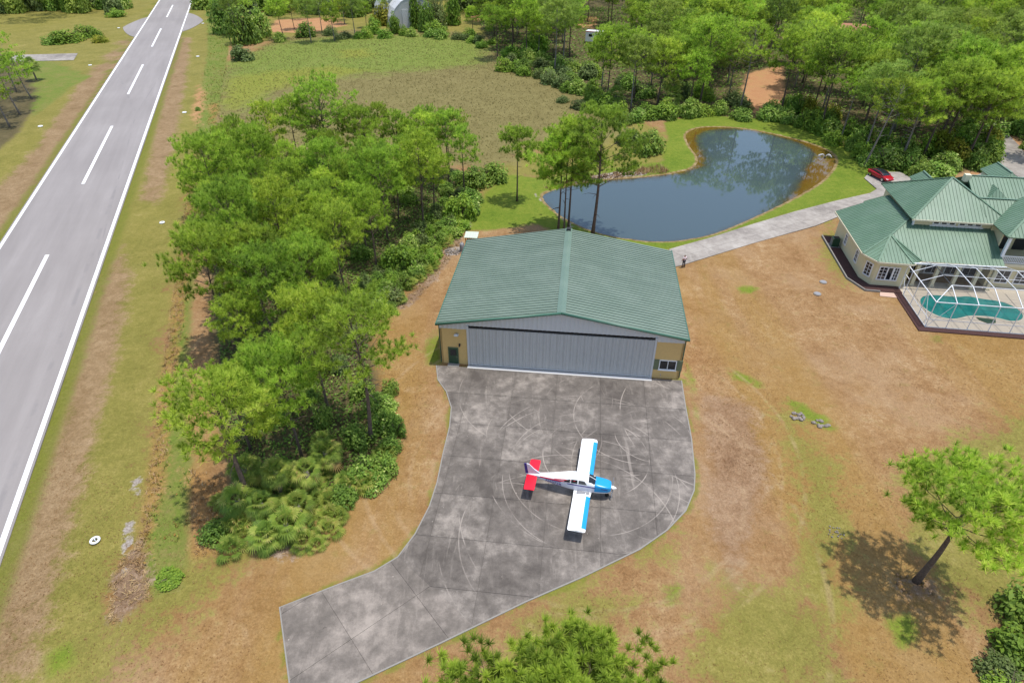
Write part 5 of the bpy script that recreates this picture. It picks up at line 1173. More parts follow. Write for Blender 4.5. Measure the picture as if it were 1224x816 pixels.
def put(name, parts, loc, label, cat, group=None, rz=0.0, sc=1.0):
    """a plant: Empty at its foot with its parts (name, mesh) as children"""
    o = bpy.data.objects.new(name, None); COL.objects.link(o); o.location = (loc[0], loc[1], loc[2] if len(loc) > 2 else 0); o.rotation_euler = (0, 0, rz)
    o.scale = (sc, sc, sc) if not hasattr(sc, '__len__') else sc
    tag(o, label, cat, group)
    for n_, me in parts:
        c = bpy.data.objects.new(n_, me); COL.objects.link(c); c.parent = o
    return o
def scatter(pg, dmin, seed, tries=6000, extra=None, have=None):
    """dart throwing inside polygon; dmin may depend on the point"""
    r = np.random.RandomState(seed); lo, hi = pg.min(0), pg.max(0); pts = r.uniform(lo, hi, (tries, 2))
    pts = pts[sdist(pts, pg) < 0]; out = list(have or []); n0 = len(out); arr = np.array(out).reshape(-1, 2)
    for p in pts:
        d = dmin(p) if callable(dmin) else dmin
        if len(arr) and (((arr - p) ** 2).sum(1) < d * d).any(): continue
        if extra and not extra(p): continue
        arr = np.vstack([arr, p])
    return arr[n0:]
def topx(p):
    v = np.array([p[0], p[1], p[2] if len(p) > 2 else 0.0]) - [0, 0, H]; z = v @ _fw
    return 612 + F * v[0] / z, 408 - F * (v @ _up) / z

# ------------------------------------------------------------------ pines that stand out
PT = []     # every tree foot used so far
def pine_at(px, label, h, rad, seed, z=0.0, xy=None, name='pine_tree', group=None, split=False, rz=0.0, **kw):
    p = at2(*px) if xy is None else np.array(xy); PT.append(tuple(p))
    a, b, lm = pine_parts(seed, h, rad, split=split, **kw)
    return put(name, [('trunk', a), ('crown', b)] + [('limb', l_) for l_ in lm], (p[0], p[1], 0), label, 'tree', group, rz)
pine_at((1095, 694), 'lone broad pine with flat spreading crown standing in the dry lawn', 9.8, 4.2, 11, thin=.74, base=.58, nbr=28, ntuft=26, K=44, ln=.44, wd_=.022, trunk_r=.24, flat=.2, split=True, dead=1)
pine_at(None, 'bushy pine top rising at the bottom edge in front of the apron', 12.3, 4.9, 12, xy=(1.9, 12.5), thin=.62, base=.40, nbr=64, ntuft=30, K=60, ln=.40, wd_=.020, trunk_r=.25, split=True, dead=0)
pine_at((301, 602), 'yellow-green pine at the palm end of the grove with bare lower trunk', 12.2, 3.6, 13, base=.56, nbr=32, ntuft=18, K=32, mat='pine_y', trunk_r=.24)
pine_at((443, 527), 'tall pine at the hangar side of the grove with bare dead branches', 14.2, 4.2, 14, base=.60, nbr=30, ntuft=16, K=32, mat='pine_y', trunk_r=.22, dead=9)
pine_at((396, 206), 'largest round-topped pine at the marsh end of the grove', 14.2, 5.4, 15, base=.50, nbr=40, ntuft=20, K=32, trunk_r=.32)
pine_at((618, 240), 'slim straight pine standing alone on the lawn left of the pond', 11.4, 2.7, 16, thin=.65, base=.60, nbr=22, ntuft=16, trunk_r=.14)
pine_at((667, 277), 'left pine of the close clump between hangar and pond', 13.8, 4.2, 17, thin=.65, base=.50, nbr=30, ntuft=20, trunk_r=.17)
pine_at((674, 279), 'middle pine of the close clump between hangar and pond', 12.0, 3.0, 18, base=.55, nbr=20, ntuft=11, trunk_r=.15)
pine_at((679, 275), 'right pine of the close clump between hangar and pond', 15.6, 4.2, 19, thin=.65, base=.55, nbr=28, ntuft=20, trunk_r=.17)
pine_at((708, 282), 'tall pine with open drooping crown in front of the pond behind the hangar ridge', 17.0, 5.6, 20, thin=.65, base=.44, nbr=32, ntuft=20, K=40, trunk_r=.26)
pine_at((1033, 199), 'leaning pine with bare pale trunk on the lawn beyond the red car', 14.5, 3.9, 21, base=.62, nbr=18, ntuft=9, mat='pine_y', trunk_r=.2, lean=(2.2, 0), barkm='bark_g')
pine_at((1003, 171), 'slender pine at the edge of the shrubs beyond the pond', 13.0, 3.2, 22, base=.66, nbr=16, ntuft=8, trunk_r=.16, barkm='bark_g')
pine_at((884, 132), 'tall bare-stemmed pine on the far bank left of the red clearing', 17.5, 4.6, 23, base=.58, nbr=24, ntuft=10, trunk_r=.22, barkm='bark_g')
pine_at((955, 118), 'upright pine right of the red clearing beyond the pond', 16.5, 4.4, 24, base=.5, nbr=24, ntuft=10, trunk_r=.22)
for k, (px, h_, r_, wh_) in enumerate([((480, 208), 10.5, 2.0, 'first'), ((512, 216), 11.2, 2.5, 'second'), ((537, 224), 12.4, 2.9, 'third'), ((556, 240), 11.5, 2.4, 'last')]):
    pine_at(px, wh_ + ' from the left of four slim pines at the marsh corner of the grove', h_, r_, 30 + k, base=.54, nbr=22, ntuft=11, trunk_r=.14)
for k, (px, h_, r_, lb) in enumerate([((264, 238), 9.0, 3.4, 'bushy pine nearest the runway at the marsh end of the grove'), ((252, 262), 8.0, 2.8, 'low dark pine below it on the runway side of the grove'), ((292, 205), 9.5, 2.1, 'small round pine at the left marsh corner of the grove'), ((330, 198), 11.0, 3.0, 'yellowish open pine left of the largest round-topped pine'), ((443, 214), 11.5, 3.6, 'rounded pine right of the largest round-topped pine')]):
    pine_at(px, lb, h_, r_, 40 + k, base=.38, nbr=28, ntuft=13, mat='pine_y' if 'yellowish' in lb else 'pine', trunk_r=.16)
for k, (px, h_, r_, lb) in enumerate([((24, 137), 12.5, 4.2, 'front pine of the group left of the runway'), ((12, 152), 11.0, 3.2, 'leaning thin pine left of the runway at the picture edge'), ((-6, 132), 13.0, 4.5, 'pine behind the front one left of the runway'), ((20, 110), 13.0, 4.0, 'farther pine of the group left of the runway'), ((38, 118), 10.0, 2.8, 'small pine beside dead palm left of the runway')]):
    pine_at(px, lb, h_, r_, 50 + k, base=.45, nbr=24, ntuft=9, trunk_r=.18, barkm='bark_g', lean=(-.5, 0))

# ------------------------------------------------------------------ the grove and the woods: one of each kind, then copies
VAR = []
for k in range(7):
    h_ = (11.5, 13, 12.2, 14, 12.6, 13.4, 11.8)[k]; rd_ = (3.8, 4.3, 3.5, 4.0, 4.6, 3.3, 4.1)[k]
    a, b, _ = pine_parts(100 + k, h_, rd_, base=(.52, .58, .48, .6, .55, .62, .5)[k], nbr=(30, 32, 28, 30, 34, 26, 30)[k], ntuft=20, K=36, ln=.48, wd_=.028, trunk_r=.19, mat=('pine', 'pine', 'pine_y', 'pine', 'pine', 'pine_y', 'pine')[k])
    VAR.append((a, b, h_, rd_))
WV = []
for k in range(7):
    h_ = (16, 17.5, 15, 18, 16.5, 14.5, 17)[k]; rd_ = (4.8, 5.4, 4.5, 5.0, 5.8, 4.2, 5.2)[k]
    a, b, _ = pine_parts(200 + k, h_, rd_, base=(.52, .58, .50, .6, .54, .48, .56)[k], nbr=(34, 36, 30, 34, 38, 30, 34)[k], ntuft=18, K=26, ln=.66, wd_=.050, trunk_r=.24, mat=('pine', 'pine_d', 'pine', 'pine_d', 'pine', 'pine_y', 'pine')[k], barkm='bark_g' if k % 2 else 'bark')
    WV.append((a, b, h_, rd_))
rv = random.Random(77)
def grove_label(p):
    x, y = topx((p[0], p[1], 0))
    if y > 480: return 'pine standing above the palms at the near end of the grove'
    if x < 300 and y < 480: return 'pine along the runway side of the grove'
    if x > 430: return 'pine along the hangar side of the grove'
    if y < 270: return 'pine in the marsh end of the grove'
    return 'pine in the dense middle of the grove'
GPINE = poly([(262, 205), (330, 190), (400, 194), (480, 194), (545, 207), (528, 250), (486, 292), (440, 330), (402, 380), (398, 440), (428, 500), (428, 540), (388, 556), (340, 566), (302, 556), (288, 470), (280, 390), (272, 290)])
gp = scatter(GPINE, lambda p: 4.1, 5, 9000, lambda p: topx((p[0], p[1], 10))[0] > 246, PT)
for p in gp:
    k = rv.randrange(len(VAR)); a, b, h_, rd_ = VAR[k]; sc = rv.uniform(.72, 1.12); lb = ('broad ' if rd_ * sc > 3.9 else 'narrow ' if rd_ * sc < 3.3 else 'medium ') + ('yellow-green ' if k in (2, 5) else 'green ') + grove_label(p)
    if p[1] > 88: sc *= .85
    put('pine_tree', [('trunk', a), ('crown', b)], p, lb, 'tree', lb.replace('pine ', 'pines ', 1), rv.uniform(0, 6.28), (sc * .80, sc * .80, sc * rv.uniform(.86, 1.0))); PT.append(tuple(p))
def wood_label(p):
    x, y = topx((p[0], p[1], 0))
    if x < 760: return 'pine between the marsh and the white trailer'
    if x < 900: return 'pine across the pond left of the red clearing'
    if x < 1040: return 'pine across the pond right of the red clearing'
    if y > 130: return 'pine in the thicket behind the house and red car'
    return 'pine at the upper right towards the far house'
CLEAR = [poly(z) for z in ZONES['red'][1][:1]] + [smooth_pg(ROAD, 1)] + [poly([(686, 34), (746, 34), (758, 106), (692, 100)]), poly([(994, 50), (1026, 50), (1024, 104), (990, 98)])]
def free(p):
    q = np.array(p)[None]
    return all(sdist(q, c)[0] > 1.8 for c in CLEAR)
wp_ = scatter(np.vstack([WOOD]), lambda p: 6.0 + max(0, p[1] - 140) * .012, 6, 30000, free, PT)
wp_ = [p for p in wp_ if p[1] < 430 and -80 < topx((p[0], p[1], 12))[0] < 1310 and topx((p[0], p[1], 14))[1] > -70]
top_p = scatter(poly([(-120, 30), (50, 27), (100, 20), (150, 8), (240, 2), (640, 2), (640, -70), (-120, -70)]), 6.5, 7, 9000, lambda p: abs((p @ rn) - rw_c) > 26, None)
mid_p = scatter(poly([(265, 30), (560, 22), (600, -10), (255, -10)]), 8.5, 8, 2000, lambda p: all(sdist(p[None], poly(z))[0] > 0 for z in ZONES['red'][1][1:3]), None)
mid_p = list(mid_p) + [at2(q[0], q[1] + 21) for q in ((340, 26), (352, 14), (372, 30), (385, 18), (400, 28), (412, 8), (425, 24), (438, 12), (330, 8), (360, 2), (565, 22), (575, 8), (590, 14), (620, 20), (636, 40), (648, 24), (662, 48), (560, -4), (470, 6), (520, 4), (455, 2), (300, 10), (282, 22))]
wp_ = [p for p in wp_ if topx(p)[1] > -38]; top_p = [p for p in top_p if topx(p)[1] > -30]
cand = sorted([(float(np.hypot(p[0], p[1])), tuple(p), 'w') for p in wp_] + [(float(np.hypot(p[0], p[1])), tuple(p), 'm') for p in mid_p] + [(float(np.hypot(p[0], p[1])), tuple(p), 't') for p in top_p if -80 < topx((p[0], p[1], 10))[0] < 1310])
NIND = max(0, 296 - len(PT))
far_ = []
for i, (d, p, kd) in enumerate(cand):
    k = rv.randrange(len(WV)); a, b, h_, rd_ = WV[k]; sc = rv.uniform(.72, 1.06); rz = rv.uniform(0, 6.28)
    if kd == 'm': sc *= .72
    if i < NIND:
        lb = ('broad ' if rd_ * sc > 4.9 else 'narrow ' if rd_ * sc < 4.0 else 'medium ') + ('yellow-green ' if k == 5 else 'green ') + (wood_label(p) if kd == 'w' else 'pine among the scattered trees beyond the marsh' if kd == 'm' else 'pine in the tree line along the top of the picture')
        put('pine_tree', [('trunk', a), ('crown', b)], p, lb, 'tree', lb.replace('pine ', 'pines ', 1), rz, sc)
    else: far_.append((p, k, sc, rz))
print('mid', len(mid_p), [tuple(np.round(topx(p))) for p in mid_p][:40]); print('pines', len(PT), 'grove', len(gp), 'wood', len(cand), 'far', len(far_))
# farther trees: one mass that reads as wood
if far_:
    base_ = []
    for k in range(len(WV)):
        me = WV[k][1]; n = len(me.vertices); v = np.empty(n * 3, np.float32); me.vertices.foreach_get('co', v); v = v.reshape(-1, 4, 3)
        tn = np.empty(len(me.polygons), np.float32); me.attributes['tone'].data.foreach_get('value', tn)
        sel = np.random.RandomState(k).permutation(len(v))[:1100]; v = v[sel]; c = v.mean(1, keepdims=True)
        base_.append((c + (v - c) * np.array([1.9, 1.9, 1.9]), tn[sel]))
    VV, TT = [], []
    for p, k, sc, rz in far_:
        v, tn = base_[k]; nq = 800 if p[1] < 230 else 400; v, tn = (v[:nq] if nq == 800 else (v[:nq] - v[:nq].mean(1, keepdims=True)) * 1.5 + v[:nq].mean(1, keepdims=True)), tn[:nq]; c, s = math.cos(rz), math.sin(rz); q = v * sc
        q = np.stack([q[..., 0] * c - q[..., 1] * s + p[0], q[..., 0] * s + q[..., 1] * c + p[1], q[..., 2]], -1); VV.append(q.reshape(-1, 3)); TT.append(np.clip(tn + rv.uniform(-.25, .2), 0, 1))
    VV = np.vstack(VV); me = np_mesh('distant_wood', VV, np.arange(len(VV)).reshape(-1, 4), MAT['pine'], {'tone': np.concatenate(TT)})
    tag(inst('distant_wood', me), 'far wood of pines reaching to the horizon', kind='stuff')

# ------------------------------------------------------------------ shrubs, palms
SH = {m_: [(leafy(300 + i * 7 + j, 1.0, 1.0, 1500, .085, 18, m_), stems(300 + i * 7 + j, 1, 1, 7, .035)) for j in range(3)] for i, m_ in enumerate(('leaf', 'leaf_b', 'leaf_y', 'olive'))}
def shrub(p, w_, h_, kind, label, group=None, name='shrub'):
    f, s_ = SH[kind][rv.randrange(3)]
    if group: label = ('wide ' if w_ > 2.2 else 'small ' if w_ < 1.4 else '') + {'leaf': 'dark green ', 'leaf_b': 'bright green ', 'leaf_y': 'yellowish ', 'olive': 'dull green '}[kind] + label.replace('dark leafy ', '').replace('leafy ', '')
    return put(name, [('foliage', f), ('stem', s_)], p, label, 'shrub', group, rv.uniform(0, 6.28), (w_, w_, h_))
PAL = [fronds(400 + k, 20, 1.0, .78, .1, (12, 85), 13, hang=.45) for k in range(3)]
PTOP = [fronds(410 + k, 34, 1.15, .95, 0, (-35, 80), 15, hang=.35) for k in range(2)]
def palmetto(p, sc, label, group=None, name='saw_palmetto', sub=None):
    m_ = PAL[rv.randrange(3)]
    return put(name, [('fronds', m_)], p, label, 'palm shrub', group, rv.uniform(0, 6.28), sc)
pt_ = M(); pt_.tube([(0, 0, -.2), (.05, 0, 1.5), (0, 0.05, 3.0)], [.22, .19, .20], 9); ptm = pt_.mesh('trunk', MAT['bark_g'], True)
def palm_tree(px, h_, label, sc=1.0):
    p = at2(*px); o = put('cabbage_palm', [('trunk', ptm)], p, label, 'palm', None, rv.uniform(0, 6.28), 1.0)
    o.children[0].scale = (1, 1, h_ / 3.0); c = inst('fronds', PTOP[rv.randrange(2)], o, (0, 0.05, h_), 0, sc); return o
# cabbage palms at the near end of the grove
for px, h_, lb in [((318, 618), 1.6, 'lowest fan palm at the near tip of the palm thicket'), ((345, 640), 1.3, 'pale fan palm at the front right of the palm thicket'), ((300, 585), 2.4, 'fan palm on the left of the palm thicket under the yellow-green pine'), ((338, 592), 2.8, 'tall fan palm in the middle of the palm thicket'), ((372, 585), 2.2, 'fan palm at the right of the palm thicket'), ((322, 650), .9, 'short fan palm touching the brown grass at the thicket tip'), ((360, 618), 1.4, 'bright fan palm on the brown lawn side of the thicket'), ((290, 612), 1.5, 'fan palm at the left foot of the thicket'), ((393, 560), 2.0, 'fan palm deep in the shade behind the thicket'), ((803, 132), 3.2, 'fan palm with hanging brown fronds on the far pond bank'), ((800, 122), 4.0, 'taller fan palm behind it on the far pond bank'), ((44, 96), 3.5, 'fan palm with dead brown skirt left of the runway'), ((735, 128), 2.6, 'fan palm at the marsh edge of the far wood')]:
    palm_tree(px, h_, lb, rv.uniform(.72, .92) if px[1] > 500 else 1.35)
def along(pts, n, jit, seed):
    r = np.random.RandomState(seed); q = poly(pts); d = np.concatenate([[0], np.cumsum(np.linalg.norm(np.diff(q, axis=0), axis=1))]); out = []
    for t in np.linspace(0, d[-1], n): out.append(np.array([np.interp(t, d, q[:, 0]), np.interp(t, d, q[:, 1])]) + r.normal(0, jit, 2))
    return out
# hangar-side edge of the grove: dense shrubs and saw palmetto
for p in along([(560, 238), (540, 270), (520, 300), (500, 330), (470, 352), (452, 374)], 20, .8, 1):
    shrub(p, rv.uniform(1.1, 1.9), rv.uniform(1.2, 2.2), rv.choice(('leaf', 'leaf', 'leaf_b')), 'leafy shrub on the hangar-side edge of the grove', 'shrubs on the hangar side of the grove')
for p in along([(555, 252), (530, 294), (512, 326), (480, 358), (455, 380)], 20, .5, 2):
    palmetto(p, rv.uniform(.6, .95), 'saw palmetto on the hangar-side edge of the grove', 'saw palmettos on the hangar side of the grove')
BAND = poly([(562, 240), (542, 276), (524, 300), (508, 328), (478, 354), (455, 374), (425, 372), (440, 335), (480, 300), (515, 262), (535, 225)])
for p in scatter(BAND, 1.55, 21, 4000):
    shrub(p, rv.uniform(1.0, 1.8), rv.uniform(1.2, 2.6), rv.choice(('leaf', 'leaf', 'leaf_b', 'olive')), 'leafy shrub in the thicket between grove and hangar', 'shrubs of the thicket beside the hangar')
shrub(at2(478, 322), 2.8, 4.2, 'leaf_b', 'large bright bush bulging from the grove towards the hangar')
for p in along([(455, 470), (468, 520), (466, 548), (440, 578), (405, 598)], 14, .6, 3):
    shrub(p, rv.uniform(1.0, 1.7), rv.uniform(1.3, 2.4), 'leaf', 'dark leafy shrub at the near right edge of the grove', 'shrubs at the near right of the grove')
for p in along([(462, 545), (440, 580), (405, 600), (385, 630)], 14, .4, 4):
    palmetto(p, rv.uniform(.65, 1.0), 'saw palmetto at the near right edge of the grove', 'saw palmettos at the near right of the grove')
for p in along([(350, 655), (375, 640), (400, 605), (350, 600), (300, 640), (285, 600), (320, 575), (380, 570), (400, 545)], 36, 1.2, 14):
    palmetto(p, rv.uniform(.6, .92), 'saw palmetto filling the palm thicket', 'saw palmettos of the palm thicket')
for p in scatter(GROVE, 3.2, 15, 4000, lambda p: sdist(p[None], GROVE)[0] < -.8 and sdist(p[None], BAND)[0] > 0, None)[:50]:
    shrub(p, rv.uniform(1.0, 2.0), rv.uniform(1.0, 2.4), rv.choice(('leaf', 'leaf', 'olive')), 'shrub in the undergrowth of the grove', 'undergrowth shrubs in the grove')
shrub(at2(258, 640), 1.5, 1.3, 'leaf', 'single dark bush in the rough grass left of the palm thicket')
shrub(at2(237, 132), .9, .9, 'leaf', 'small dark bush alone on the runway verge by the marsh')
shrub(at2(203, 690), 1.2, .4, 'leaf_b', 'low green bush in the weeds by the brush heap')
# lower right corner
for px, w_, h_, k_, lb in [((1236, 735), 2.6, 3.2, 'leaf', 'dark bush leaning in at the right edge below the lone pine'), ((1225, 785), 2.2, 2.0, 'leaf_b', 'leafy green bush in the bottom right corner'), ((1190, 800), 1.5, 1.1, 'olive', 'low dull bush left of the corner bush'), ((1205, 830), 1.6, 1.3, 'leaf_b', 'bright low bush at the bottom right edge')]:
    shrub(at2(*px), w_, h_, k_, lb)
# round the pond and marsh
for px, w_, h_, k_, lb in [((775, 183), 3.4, 4.6, 'leaf', 'round dark bush on the grass spit left of the pond'), ((752, 172), 2.8, 3.4, 'olive', 'dull green bush behind the round one by the pond'), ((588, 216), 3.0, 3.4, 'leaf', 'bush at the marsh edge left of the slim straight pine'), ((568, 222), 3.2, 3.8, 'leaf', 'dark bush at the marsh corner of the grove'), ((550, 262), 3.0, 4.6, 'leaf_b', 'tall bright bush at the back corner of the grove'),
        ((560, 250), 2.6, 3.8, 'leaf', 'dark bush beside the tall bright one at the grove corner'), ((692, 130), 2.4, 2.2, 'olive', 'low willow-like bush out in the marsh'), ((672, 122), 1.8, 1.6, 'olive', 'smaller low bush out in the marsh')]:
    shrub(at2(*px), w_, h_, k_, lb)
# front of the far woods
for p in along([(600, 84), (650, 92), (700, 112), (745, 148), (790, 140), (830, 138), (880, 142)], 30, 1.4, 5):
    shrub(p, rv.uniform(2.0, 3.4), rv.uniform(2.4, 4.4), rv.choice(('leaf', 'leaf_b', 'leaf', 'olive')), 'shrub along the marsh and pond edge of the far wood', 'shrubs fronting the far wood')
for p in along([(925, 140), (965, 154), (1000, 168), (1040, 190), (1075, 204), (1110, 208), (1150, 202), (1176, 184), (1178, 160)], 44, 1.3, 6):
    shrub(p, rv.uniform(1.8, 3.2), rv.uniform(2.0, 4.2), rv.choice(('leaf', 'leaf', 'leaf_b')), 'shrub in the thicket between pond, car and curving road', 'shrubs of the thicket beyond the car')
for p in along([(940, 128), (990, 148), (1040, 172), (1090, 190), (1140, 186), (1165, 165)], 26, 2.0, 16):
    shrub(p, rv.uniform(2.0, 3.4), rv.uniform(3.0, 5.5), rv.choice(('leaf', 'leaf', 'leaf_b', 'leaf_y')), 'tall shrub in the thicket between pond, car and curving road', 'tall shrubs of the thicket beyond the car')
for p in along([(610, 72), (660, 78), (760, 112), (800, 112), (850, 118), (880, 124)], 24, 3.0, 26):
    shrub(p, rv.uniform(2.2, 3.6), rv.uniform(2.6, 5.0), rv.choice(('leaf', 'leaf_b', 'olive')), 'understorey shrub between the trunks across the pond', 'understorey shrubs of the far wood')
for p in along([(1212, 150), (1228, 165), (1245, 190)], 8, 1.5, 7):
    shrub(p, rv.uniform(2.0, 3.0), rv.uniform(2.5, 4.5), 'leaf', 'dark shrub right of the curving road', 'shrubs right of the curving road')
# far side of the marsh
for px, w_, h_, k_, lb in [((290, 52), 6.5, 13, 'leaf', 'large dark oak beside the runway at the far marsh corner'), ((312, 44), 5.0, 10, 'leaf', 'dark oak right of the large one at the far marsh corner'), ((268, 40), 5.0, 12, 'leaf', 'dark oak nearest the runway end lobe'), ((288, 72), 4.2, 4.2, 'olive', 'round grey-green bush at the left end of the marsh'), ((335, 50), 2.8, 3.4, 'leaf', 'small dark bush at the far marsh edge near the oaks'), ((365, 44), 4.0, 5.0, 'leaf', 'dark rounded bush at the far marsh edge'), ((395, 42), 2.8, 3.4, 'olive', 'dull bush beside the dark rounded one at the marsh edge'),
        ((447, 40), 3.4, 6.0, 'leaf_b', 'bright bush left of the grey arched hangar'), ((459, 30), 4.4, 9.0, 'leaf_y', 'yellow-green tree left of the grey arched hangar'), ((500, 34), 3.2, 13, 'leaf_b', 'tall narrow bright tree in front of the grey arched hangar'), ((540, 30), 3.6, 13, 'leaf_b', 'tall narrow bright tree right of the grey arched hangar'), ((520, 42), 4.6, 5.0, 'leaf_b', 'broad bright bush at the far marsh edge'), ((512, 38), 3.4, 12, 'leaf', 'dark tree hiding the right side of the grey arched hangar'), ((472, 40), 2.6, 7, 'leaf_b', 'slim bush hiding the left foot of the grey arched hangar'), ((524, 36), 3.6, 13, 'olive', 'dull tall tree right of the dark one by the arched hangar'), ((560, 46), 3.0, 3.6, 'leaf_b', 'low bright bush near the right end of the marsh edge'), ((604, 30), 3.4, 8.0, 'leaf_y', 'yellow-green young tree in the sandy clearing'), ((640, 62), 5.0, 6.0, 'leaf_b', 'wide bright bush spilling into the right end of the marsh'), ((612, 70), 4.2, 4.0, 'leaf_b', 'bright low bush at the right end of the marsh'),
        ((82, 50), 6.0, 4.0, 'leaf_b', 'wide bright shrub left of the runway beyond the paved strip'), ((105, 44), 5.0, 4.0, 'leaf_b', 'bright shrub beside the wide one left of the runway'), ((62, 52), 3.4, 2.6, 'leaf', 'small dark shrub left of the runway beyond the paved strip'), ((120, 50), 3.4, 2.4, 'leaf_y', 'yellowish low shrub near the left turnaround lobe'), ((140, 20), 4.0, 3.0, 'leaf_b', 'shrub at the verge above the left turnaround lobe')]:
    shrub(at2(*px), w_, h_, k_, lb, name='oak_tree' if 'oak' in lb else ('broadleaf_tree' if ' tree' in lb else 'shrub'))
for p in along([(408, 46), (470, 44), (540, 46), (590, 56)], 16, 2.0, 9):
    shrub(p, rv.uniform(2.0, 3.2), rv.uniform(2.0, 3.6), rv.choice(('leaf', 'leaf_b', 'olive')), 'bush in the hedge along the far side of the marsh', 'bushes along the far side of the marsh')

# dark tree line closing the view at the top of the picture
TL = [(leafy(500 + j, 1.0, 1.0, 1700, .10, 22, m_, .35), stems(500 + j, .5, .8, 3, .045)) for j, m_ in enumerate(('leaf', 'olive', 'pine_d'))]
for j, x in enumerate(list(np.linspace(-20, 148, 17)) + list(np.linspace(246, 470, 20)) + list(np.linspace(545, 640, 9))):
    y = rv.uniform(6, 17) if x < 200 else rv.uniform(8, 22); f, st2 = TL[rv.randrange(3)]; sc = rv.uniform(4.0, 6.5)
    put('broadleaf_tree', [('foliage', f), ('stem', st2)], at2(x, y), ('wide ' if sc > 5.3 else 'narrow ') + 'tree in the dark line along the top edge ' + ('left of the runway' if x < 200 else 'beyond the marsh'), 'tree', 'trees in the line along the top edge', rv.uniform(0, 6.28), (sc, sc, rv.uniform(7, 12)))
# ------------------------------------------------------------------ far buildings half hidden in the trees
p = at2(487, 26); q = empty('arched_hangar', (p[0], p[1], 0), R(20)); tag(q, 'grey arched metal hangar among trees beyond the marsh', 'hangar')
seg = 9
for k in range(seg):
    m = M(); a0, a1 = math.pi * k / seg, math.pi * (k + 1) / seg; rr2 = 9.0
    for j in range(5):
        y0, y1 = -14 + j * 7.0, -14 + (j + 1) * 7.0 - .1
        m.add([(rr2 * math.cos(a0), y0, 1.1 * rr2 * math.sin(a0)), (rr2 * math.cos(a1), y0, 1.1 * rr2 * math.sin(a1)), (rr2 * math.cos(a1), y1, 1.1 * rr2 * math.sin(a1)), (rr2 * math.cos(a0), y1, 1.1 * rr2 * math.sin(a0))], [(3, 2, 1, 0)])
    m.build('roof_sheet', MAT['steel_w'], q)
m = M(); m.add([(9 * math.cos(math.pi * k / 12), -13.9, 9.9 * math.sin(math.pi * k / 12)) for k in range(13)], [tuple(range(13))]); m.build('end_wall', MAT['steel'], q)
m = M(); m.box((0, -14, 3), (9, .15, 6)); m.build('door', MAT['steel_w'], q)
p = at2(716, 52); q = empty('trailer', (p[0], p[1], 0), R(-22)); tag(q, 'white trailer with red roof edge showing between the pines', 'trailer')
m = M(); m.box((0, 0, 2.0), (8.6, 2.8, 3.0)); m.build('body', MAT['white'], q, bevel=.12)
m = M(); m.box((0, 0, 3.56), (8.7, 2.9, .1)); m.build('roof', MAT['white_alu'], q)
for sy in (-1, 1): m = M(); m.box((0, sy * 1.43, 3.46), (8.66, .06, .16)); m.build('red_trim', MAT['pl_red'], q)
for x in (-2.6, -.4, 2.2): m = M(); m.box((x, -1.42, 2.4), (1.2, .05, .8)); m.build('window', MAT['glass'], q)
for x in (-.7, .5):
    for sy in (-1, 1): m = M(); m.tube([(x, sy * 1.1, .4), (x, sy * 1.38, .4)], .4, 14); m.build('wheel', MAT['black'], q)
p = at2(1010, 62); q = empty('far_house', (p[0], p[1], 0), R(-25)); tag(q, 'pale far house with terracotta roof edge among the trees', 'house')
m = M(); m.box((0, 0, 3), (9, 7, 6)); m.build('wall', MAT['cream_l'], q)
t_ = NT('terracotta'); MAT['terra'] = t_.fin(t_.mix(t_.noise(3, 4, t_.pos()), L3(.30, .11, .06), L3(.42, .2, .12)), .8)
m = M(); m.slab([(-5, -4, 6), (5, -4, 6), (5, 0, 7.8), (-5, 0, 7.8)], (0, -.41, .91), .2); m.slab([(5, 4, 6), (-5, 4, 6), (-5, 0, 7.8), (5, 0, 7.8)], (0, .41, .91), .2); m.build('roof', MAT['terra'], q)
for x in (-3, 0, 3): m = M(); m.box((x, -3.52, 3.4), (1.5, .08, 1.6)); m.build('window', MAT['glass'], q)

# ------------------------------------------------------------------ grasses and weeds nobody could count
def blades(name, label, pgs, dens, hgt, wd_, K, mat, seed, lean=.5, tone=(.1, .9), cap=45000, tfun=None):
    rs = np.random.RandomState(seed); C = []
    for pg in pgs:
        q = poly(pg) if not isinstance(pg, np.ndarray) else pg; lo, hi = q.min(0), q.max(0); n = int(min(cap, dens * np.prod(hi - lo))); pts = rs.uniform(lo, hi, (n, 2)); C.append(pts[sdist(pts, q) < 0])
    C = np.vstack(C)[:cap]; n = len(C); C = np.column_stack([C, np.full(n, -.04)])
    sc = np.clip(rs.normal(1, .3, n), .4, 1.8)
    d = unit(np.stack([rs.normal(0, lean, (n, K)), rs.normal(0, lean, (n, K)), np.ones((n, K))], -1)); l_ = hgt * sc[:, None, None] * rs.uniform(.6, 1.2, (n, K, 1))
    b = C[:, None, :] + np.concatenate([rs.normal(0, hgt * .25, (n, K, 2)), np.zeros((n, K, 1))], -1); ang = rs.uniform(0, 6.28, (n, K)); pz = unit(np.cross(d, np.array([0, 0, 1.0]) + rs.normal(0, .3, (n, K, 3)))) * wd_
    V = np.stack([b - pz, b + pz, b + d * l_], 2).reshape(-1, 3); T = np.arange(n * K * 3).reshape(-1, 3)
    t0 = rs.uniform(tone[0], tone[1], n) if tfun is None else np.clip(tfun(C, rs), 0, 1)
    me = np_mesh(name, V, T, MAT[mat], {'tone': np.repeat(t0, K)}); tag(inst(name, me), label, kind='stuff')
def vnoise(C, f, s=0):
    x, y = C[:, 0] * f + s, C[:, 1] * f - s
    return .5 + .25 * (np.sin(x + 1.7 * np.sin(y * .7)) + np.sin(y * 1.3 + 1.3 * np.sin(x * 1.1)))
